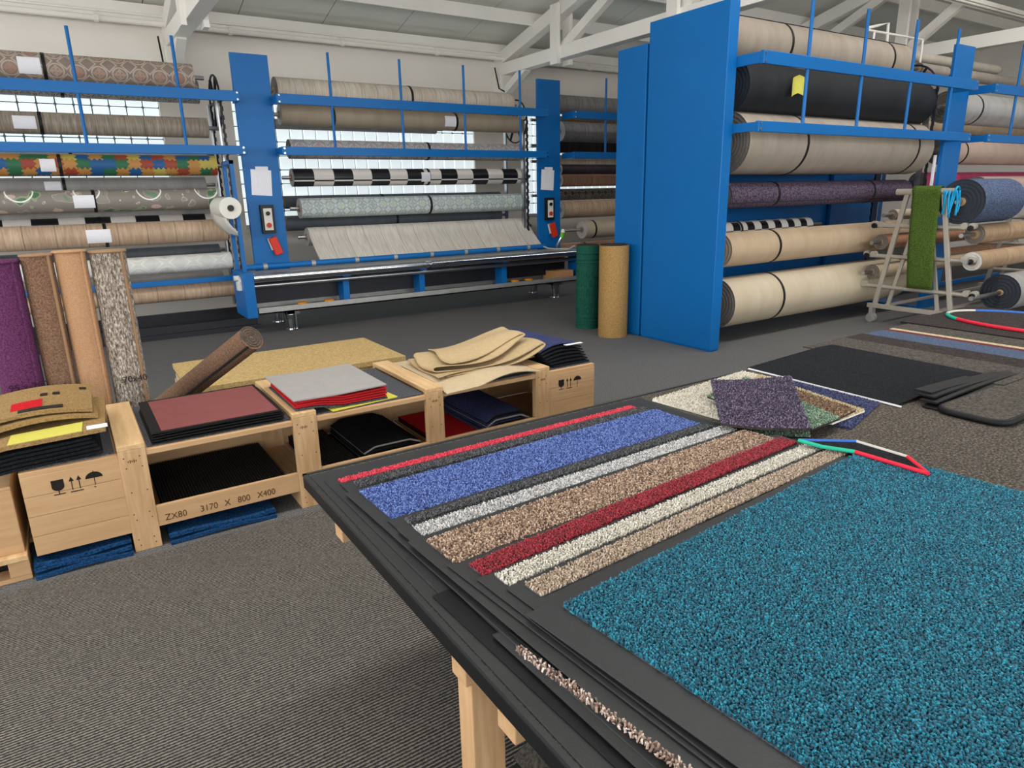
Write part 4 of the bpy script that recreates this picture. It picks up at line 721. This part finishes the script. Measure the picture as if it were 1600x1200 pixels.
# yarn pile: every tuft a small leaning prism
t = NT('pile_yarn', .8, .25); a = t.n('Attribute', attribute_name='tint'); t.col(a.outputs['Color']); t.b.inputs['Sheen Weight'].default_value = .15
def pile(parent, T, x0, x1, y0, y1, z, cols, sp=.0055, h=.009, wid=.0034, lean=.0022):
    nx, ny = max(1, int((x1-x0)/sp)), max(1, int((y1-y0)/sp)); n = nx*ny
    gx, gy = np.meshgrid(np.arange(nx), np.arange(ny)); px = x0+(gx.ravel()+.5+rng.uniform(-.45, .45, n))*(x1-x0)/nx; py = y0+(gy.ravel()+.5+rng.uniform(-.45, .45, n))*(y1-y0)/ny
    ang = rng.uniform(0, 2*math.pi, n); hh = h*rng.uniform(.75, 1.2, n); lx, ly = rng.normal(0, lean, n), rng.normal(0, lean, n); w1 = wid*rng.uniform(.8, 1.2, n); w2 = w1*.95
    V = np.zeros((n, 6, 3))
    for k in range(3):
        g = ang+k*2.0944; V[:, k, 0] = px+w1*np.cos(g); V[:, k, 1] = py+w1*np.sin(g); V[:, k, 2] = z
        V[:, 3+k, 0] = px+lx+w2*np.cos(g+.5); V[:, 3+k, 1] = py+ly+w2*np.sin(g+.5); V[:, 3+k, 2] = z+hh*(1+.12*np.sin(g*2))
    W = V.reshape(-1, 3); c, s_ = math.cos(T[2]), math.sin(T[2]); o0 = np.array(ORG[parent.name])
    W = np.stack([T[0]+c*W[:, 0]-s_*W[:, 1], T[1]+s_*W[:, 0]+c*W[:, 1], W[:, 2]], 1)-o0
    b = (np.arange(n)*6)[:, None]; quads = np.concatenate([b+np.array([k, (k+1) % 3, 3+(k+1) % 3, 3+k]) for k in range(3)], 1).reshape(-1, 4); tris = (b+np.array([3, 4, 5])).reshape(-1, 3)
    loops = np.concatenate([quads.ravel(), tris.ravel()]).astype(np.int32); starts = np.concatenate([np.arange(len(quads))*4, len(quads)*4+np.arange(len(tris))*3]).astype(np.int32)
    me = bpy.data.meshes.new('pile'); me.vertices.add(len(W)); me.vertices.foreach_set('co', W.astype(np.float32).ravel()); me.loops.add(len(loops)); me.loops.foreach_set('vertex_index', loops); me.polygons.add(len(starts)); me.polygons.foreach_set('loop_start', starts)
    C_ = np.array([S(x)[:3] for x in cols]); f = rng.uniform(0, 1, n)*(len(cols)-1); i0 = np.minimum(f.astype(int), len(cols)-2); fr = (f-i0)[:, None]; cc = C_[i0]*(1-fr)+C_[i0+1]*fr
    at = me.attributes.new('tint', 'FLOAT_COLOR', 'POINT'); CC = np.ones((n, 6, 4)); CC[:, :, :3] = cc[:, None, :]; at.data.foreach_set('color', CC.astype(np.float32).ravel())
    me.materials.append(M['pile_yarn']); me.update(calc_edges=True); me.validate(); o = bpy.data.objects.new('pile', me); COL.objects.link(o); o.parent = parent; return tag(o, kind='stuff')
# each sample mat: rubber base with bevelled rim, pile only where it is not covered by the next one
def sample(label, xl, yl, xr, yr, vis, z, cols, rim='rubber_edge', mx=(.035, .03), my=.03, depth=1.5, sp=.0055, h=.009, full=False, wid=.0034):
    ang = math.atan2(yr-yl, xr-xl); L = math.hypot(xr-xl, yr-yl); T = (xl, yl, ang); c, s_ = math.cos(ang), math.sin(ang)
    tf = lambda x, y, zz: (xl+c*x-s_*y, yl+s_*x+c*y, zz)
    t_ = thing('sample_mat', label, 'mat', (xl, yl, z)); m = MB(); m.prism([(-mx[0], my), (-mx[0], -depth), (L+mx[1], -depth), (L+mx[1], my)], lambda x, y: tf(x, y, z), lambda x, y: tf(x, y, z+.0035)); m.build('rubber_base', rim, t_, bevel=.0015)
    m = MB(); m.prism([(0, 0), (0, -vis), (L, -vis), (L, 0)], lambda x, y: tf(x, y, z+.003), lambda x, y: tf(x, y, z+.0052)); m.build('pile_backing', 'felt_dark', t_)
    pile(t_, T, 0, L, -vis, 0, z+.005, cols, sp, h, wid); return t_
Z = TZ+.001; dz = .0058
sample_z = lambda k: Z+.004+dz*k
gm = MB(); gm.box(.53, 1.93, -.7, 2.0, Z, Z+.0035); tag(gm.build('rubber_mat', 'rubber_edge', bevel=.001), 'plain dark rubber mat lowest under the sample mats', 'mat')
sample('sample mat with narrow bright red pile edge showing', .587, 1.90, 1.80, 1.915, .036, sample_z(0), ['#a80f28', '#d92a44', '#f0526a'], sp=.0038, h=.006, wid=.0023)
sample('sample mat with black pile strip between the red and blue ones', .615, 1.842, 1.815, 1.86, .046, sample_z(1), ['#17181a', '#34353a', '#6a6a70'], sp=.0038, h=.006, wid=.0023)
sample('sample mat with wide bright blue speckled pile', .60, 1.757, 1.82, 1.80, .225, sample_z(2), ['#142262', '#2b4894', '#7b95d4', '#28458c'], rim='rubber_edge', my=.02, sp=.0038, h=.006, wid=.0023)
sample('sample mat with charcoal pile strip beside the blue one', .63, 1.508, 1.826, 1.555, .036, sample_z(3), ['#1d1e20', '#3c3d40', '#6c6c70'], sp=.0038, h=.006, wid=.0023)
sample('sample mat with white and grey flecked pile strip', .625, 1.445, 1.855, 1.495, .058, sample_z(4), ['#77767a', '#b9b7b8', '#e6e4e2'], rim='rubber_edge', my=.02, sp=.0038, h=.006, wid=.0023)
sample('sample mat with coarse brown flecked pile', .617, 1.352, 1.862, 1.412, .138, sample_z(5), ['#4d382c', '#8d6f5a', '#cdb39c', '#755a48'], rim='rubber_edge', my=.03, sp=.0046, wid=.0029, h=.007)
sample('sample mat with thick wine-red pile strip', .642, 1.19, 1.882, 1.285, .062, sample_z(6), ['#5d0d18', '#8d1626', '#b0283a'], h=.0068, sp=.0039, wid=.0025, my=.035)
sample('sample mat with thick cream-white pile strip', .662, 1.11, 1.897, 1.19, .052, sample_z(7), ['#a29b8e', '#c9c3b7', '#e6e1d7'], h=.0068, sp=.0039, wid=.0025, my=.018)
sample('sample mat with thick beige pile strip', .69, 1.037, 1.912, 1.115, .055, sample_z(8), ['#7c6858', '#a8937f', '#c9b7a5'], h=.0068, sp=.0039, wid=.0025, my=.018)
sample('large sample mat with full teal-blue pile on top of the stack', .704, .925, 1.95, 1.04, .80, sample_z(9), ['#043a4c', '#085d76', '#208fa8', '#07526b', '#064d62'], h=.0068, sp=.0039, wid=.0025, depth=1.3, my=.028, mx=(.07, .02))
# two more mats whose left edges peek out below the teal one
for k, (lb, x0, yf, rt, mt) in enumerate((('black rubber mat edge lowest along the table side below the wine-red mat', .545, 1.18, .04, 'black_rubber'), ('black rubber mat with a frayed brown flecked side pile', .575, .98, .03, 'rubber_edge'), ('black rubber mat directly under the teal mat side', .60, .96, .06, 'black_rubber'))):
    c, s_ = math.cos(rt), math.sin(rt); tfm = lambda x, y, zz: (x0+c*x-s_*y, yf+s_*x+c*y, zz)
    t_ = thing('rubber_mat', lb, 'mat', (x0, yf, Z+.005)); z0 = Z+.0045+.009*k; m = MB(); m.prism([(0, 0), (0, -1.4), (.4, -1.4), (.4, 0)], lambda x, y: tfm(x, y, z0), lambda x, y: tfm(x, y, z0+.0035)); m.build('rubber_base', mt, t_, bevel=.001)
    if k == 1: pile(t_, (.555, .87, .13), .0, .016, -.62, 0, sample_z(8)+.006, ['#5d4a42', '#a58a7c', '#e0cdc4'], .0045, .007, .0025)
# coloured-binding sample behind the teal mat
def pz(p, z): return onz(p[0], p[1], z)
bs = thing('binding_sample', 'dark mat with green, red, blue and grey bound edges behind the teal mat', 'mat', (2.0, 1.1, Z))
zb = TZ+.075; quad = [pz(p, zb) for p in ((1248, 688), (1338, 690), (1418, 714), (1450, 740), (1336, 706))]
m = MB(); m.add(quad + [q-np.array([0, 0, .008]) for q in quad], [(0, 4, 3, 2, 1), (5, 6, 7, 8, 9)] + [(i, (i+1) % 5, 5+(i+1) % 5, 5+i) for i in range(5)]); m.build('mat_body', 'mat_black', bs)
q = quad
for pts, mt, r in (([q[0], (q[0]*.6+q[4]*.4)-np.array([.012, .012, 0]), q[4]], 'green_cord', .0065), ([q[4], (q[4]+q[3])/2, q[3]], 'red_cord', .0065), ([q[0], (q[0]+q[1])/2, q[1]], 'blue_cord', .006), ([q[1], q[2]], 'grey_cord', .006), ([q[2], q[3]], 'red_cord', .006)): m = MB(); m.tube(pts, r, 8); m.build('bound_edge', mt, bs, smooth=True)
m = MB(); bx0 = q[0]; m.box(min(p[0] for p in quad)+.03, max(p[0] for p in quad)-.05, min(p[1] for p in quad)+.05, min(p[1] for p in quad)+.12, TZ+.001, zb-.008); m.build('stacked_backing', 'black_rubber', bs)
# swatches
def pileq(parent, fn, La, Lb, cols, sp=.005, h=.006, wid=.0028, z0=0):
    nx, ny = int(La/sp), int(Lb/sp); n = nx*ny; U = (np.tile(np.arange(nx), ny)+.5+rng.uniform(-.4, .4, n))/nx; V_ = (np.repeat(np.arange(ny), nx)+.5+rng.uniform(-.4, .4, n))/ny
    base = np.array([fn(u, v) for u, v in zip(U, V_)])-np.array(ORG[parent.name]); base[:, 2] += z0; ang = rng.uniform(0, 2*math.pi, n); hh = h*rng.uniform(.7, 1.2, n); lx, ly = rng.normal(0, .0022, n), rng.normal(0, .0022, n)
    vs = np.zeros((n, 6, 3))
    for k in range(3):
        g = ang+k*2.0944
        for q, w_, ox, oy, oz in ((k, wid, 0, 0, 0), (3+k, wid*.75, lx, ly, hh)): vs[:, q, 0] = base[:, 0]+ox+w_*np.cos(g); vs[:, q, 1] = base[:, 1]+oy+w_*np.sin(g); vs[:, q, 2] = base[:, 2]+oz
    b = (np.arange(n)*6)[:, None]; quads = np.concatenate([b+np.array([k, (k+1) % 3, 3+(k+1) % 3, 3+k]) for k in range(3)], 1).reshape(-1, 4); tris = (b+np.array([3, 4, 5])).reshape(-1, 3)
    me = bpy.data.meshes.new('pile'); me.from_pydata(vs.reshape(-1, 3).tolist(), [], quads.tolist()+tris.tolist()); C_ = np.array([S(x)[:3] for x in cols]); cc = C_[rng.integers(0, len(cols), n)]
    at = me.attributes.new('tint', 'FLOAT_COLOR', 'POINT'); CC = np.ones((n, 6, 4)); CC[:, :, :3] = cc[:, None, :]; at.data.foreach_set('color', CC.astype(np.float32).ravel()); me.materials.append(M['pile_yarn']); o = bpy.data.objects.new('pile', me); COL.objects.link(o); o.parent = parent; return tag(o, kind='stuff')
SWC = {'mat_navy': ['#1d2140', '#343b66', '#4f5683'], 'mat_white': ['#b3ab9c', '#d6cfc2', '#e8e2d6'], 'mat_green': ['#35523f', '#6f9078', '#a9b7a0', '#4f6d58'], 'mat_beige': ['#a8977a', '#cfbf9c'], 'mat_brown': ['#4d382a', '#85684f', '#a98a6a', '#6a4d38'], 'mat_purple': ['#271f33', '#4a3d57', '#7d6f88', '#3a2f46']}
def swatch(label, px, z, t_, mat, group=None, name='carpet_swatch', edge='mat_white', lift=0):
    P = [pz(p, z) for p in px]; m = MB(); m.sheet(lambda u, v: (P[3]*(1-u)+P[2]*u)*(1-v)+(P[0]*(1-u)+P[1]*u)*v + np.array([0, 0, lift*(u-.5)**2]), 8, 8, t_, 0, 1); o = m.build(name, [mat, edge], smooth='auto', org=P[3])
    fn = lambda u, v: (P[3]*(1-u)+P[2]*u)*(1-v)+(P[0]*(1-u)+P[1]*u)*v + np.array([0, 0, lift*(u-.5)**2]); pileq(o, fn, np.linalg.norm(P[2]-P[3]), np.linalg.norm(P[0]-P[3]), SWC[mat], z0=t_-.001); return tag(o, label, 'carpet sample', group)
sb = TZ+.0008
swatch('navy speckled swatch lowest at the side of the fanned swatches', ((1240, 598), (1374, 632), (1329, 672), (1190, 640)), sb, .006, 'mat_navy', edge='mat_navy')
swatch('cream-white tufted swatch sticking out on the left of the purple one', ((1160, 583), (1235, 600), (1126, 657), (1019, 627)), sb, .008, 'mat_white')
swatch('green speckled swatch at the bottom of the fanned swatches', ((1120, 630), (1260, 650), (1265, 685), (1172, 683)), sb+.0005, .005, 'mat_green', edge='mat_black')
swatch('beige tufted swatch fanned over the navy one', ((1185, 588), (1351, 644), (1300, 664), (1140, 630)), sb+.013, .007, 'mat_beige')
swatch('brown flecked swatch fanned between green and beige ones', ((1190, 593), (1337, 643), (1285, 668), (1140, 632)), sb+.025, .007, 'mat_brown', edge='mat_charcoal')
swatch('pale green flecked swatch just under the purple one', ((1165, 592), (1312, 656), (1268, 673), (1105, 622)), sb+.037, .007, 'mat_green', edge='mat_charcoal')
swatch('purple heathered swatch topmost of the fanned swatches', ((1110, 600), (1235, 593), (1266, 676), (1126, 668)), sb+.049, .009, 'mat_purple', edge='mat_charcoal', lift=.03)
# doormats at the far end of the table
def tmat(label, x0, x1, y0, y1, z, th, mat, edge='black_rubber', rot=0, name='doormat', group=None, **k): return slab(name, label, 'doormat', x0, x1, y0, y1, z, th, mat, rot=rot, edge=edge, group=group, **k)
tmat('brown flecked carpet mat with the oval binding sample on it', 4.36, 5.3, 1.2, 2.2, TZ+.001, .012, 'mat_charcoal')
tmat('grey needle-felt mat between the cream stripe and the brown flecked mat', 4.05, 4.7, 1.25, 2.15, TZ+.002, .004, 'mat_grey')
tmat('mat with a cream edge stripe in the fanned doormats', 3.98, 4.13, 1.22, 2.12, TZ+.0065, .004, 'mat_beige')
tmat('maroon mat strip in the fanned doormats', 3.90, 4.06, 1.22, 2.12, TZ+.011, .004, 'mat_maroon')
tmat('steel-blue mat strip in the fanned doormats', 3.72, 3.99, 1.20, 2.11, TZ+.0155, .004, 'mat_steel')
tmat('dark brown-grey mat in the fanned doormats beside the steel-blue one', 3.5, 3.78, 1.18, 2.11, TZ+.020, .004, 'mat_charcoal')
tmat('grey-brown flecked mat next to the black rubber mat', 3.2, 3.58, 1.16, 2.10, TZ+.0245, .004, 'mat_grey')
bk = slab('rubber_sheet', 'large flat black rubber mat with a white cut edge', 'mat', 2.665, 3.325, 1.30, 2.03, TZ+.003, .006, 'mat_black', edge='mat_black', rot=-.03, bend=lambda u, v: .027*min(1, u*1.25))
slab('white_edge', '', '', 2.658, 2.665, 1.29, 2.03, TZ+.003, .0055, 'paper', parent=bk, rot=-.03, nu=2)
for k in range(4): slab('rubber_sheet', 'black rubber edge in the bundle beside the small brown mat', 'mat', 2.72+.02*k, 3.9, 1.18+.022*k, 1.245+.022*k, TZ+.001+.008*k, .007, 'black_rubber', rot=.0, bend=lambda u, v, k=k: .02*math.sin(u*3+k*.6), group='rubber edges beside the small brown mat', nu=14)
# rounded small mat
sm = thing('doormat', 'small brown flecked mat with rounded corner and black rim', 'doormat', (3.0, 1.1, TZ))
def rrect(x0, x1, y0, y1, r, n=6):
    P = []
    for cx, cy, a in ((x1-r, y1-r, 0), (x0+r, y1-r, 90), (x0+r, y0+r, 180), (x1-r, y0+r, 270)):
        for i in range(n+1): g = math.radians(a+90*i/n); P.append((cx+r*math.cos(g), cy+r*math.sin(g)))
    return P
m = MB(); m.prism(rrect(2.705, 3.75, .96, 1.18, .05)[::-1], lambda x, y: (x, y, TZ+.012), lambda x, y: (x, y, TZ+.026)); m.build('mat_body', 'mat_grey', sm); m = MB(); m.tube([(x, y, TZ+.014) for x, y in rrect(2.7, 3.755, .955, 1.185, .052)], .013, 8, closed=True); m.build('rubber_rim', 'black_rubber', sm, smooth=True)
# oval bound sample
ov = thing('binding_sample', 'dark oval mat sample with green, red and pale bound edge on the brown mat', 'mat', (4.8, 1.7, TZ+.02))
oc = (pz((1640, 505), TZ+.03)); a0, b0 = .42, .40; E_ = lambda g: (oc[0]+.33*math.cos(g), oc[1]+.55*math.sin(g), TZ+.024)
m = MB(); m.prism([(E_(g)[0], E_(g)[1]) for g in np.linspace(0, 2*math.pi, 41)[:-1]][::-1], lambda x, y: (x, y, TZ+.014), lambda x, y: (x, y, TZ+.024)); m.build('mat_body', 'mat_charcoal', ov)
for g0, g1, mt in ((60, 105, 'grey_cord'), (105, 132, 'green_cord'), (132, 290, 'red_cord'), (290, 420, 'blue_cord')): m = MB(); m.tube([E_(math.radians(g)) for g in np.linspace(g0, g1, 16)], .011, 8); m.build('bound_edge', mt, ov, smooth=True)
# mats stored under the table
for k in range(6): slab('stored_mat', 'black rubber-backed mat folded under the display table' if k < 5 else 'grey-brown pile mat topmost under the display table', 'mat', .66+.012*k, 1.7, .30, 1.2-.012*k, .01+.05*k if k else .009, .012, 'black_rubber' if k < 5 else 'mat_grey', edge='black_rubber', nu=16, bend=lambda u, v, k=k: (.03+.012*k)*min(1, u*5), group='black mats under the display table' if k < 5 else None)
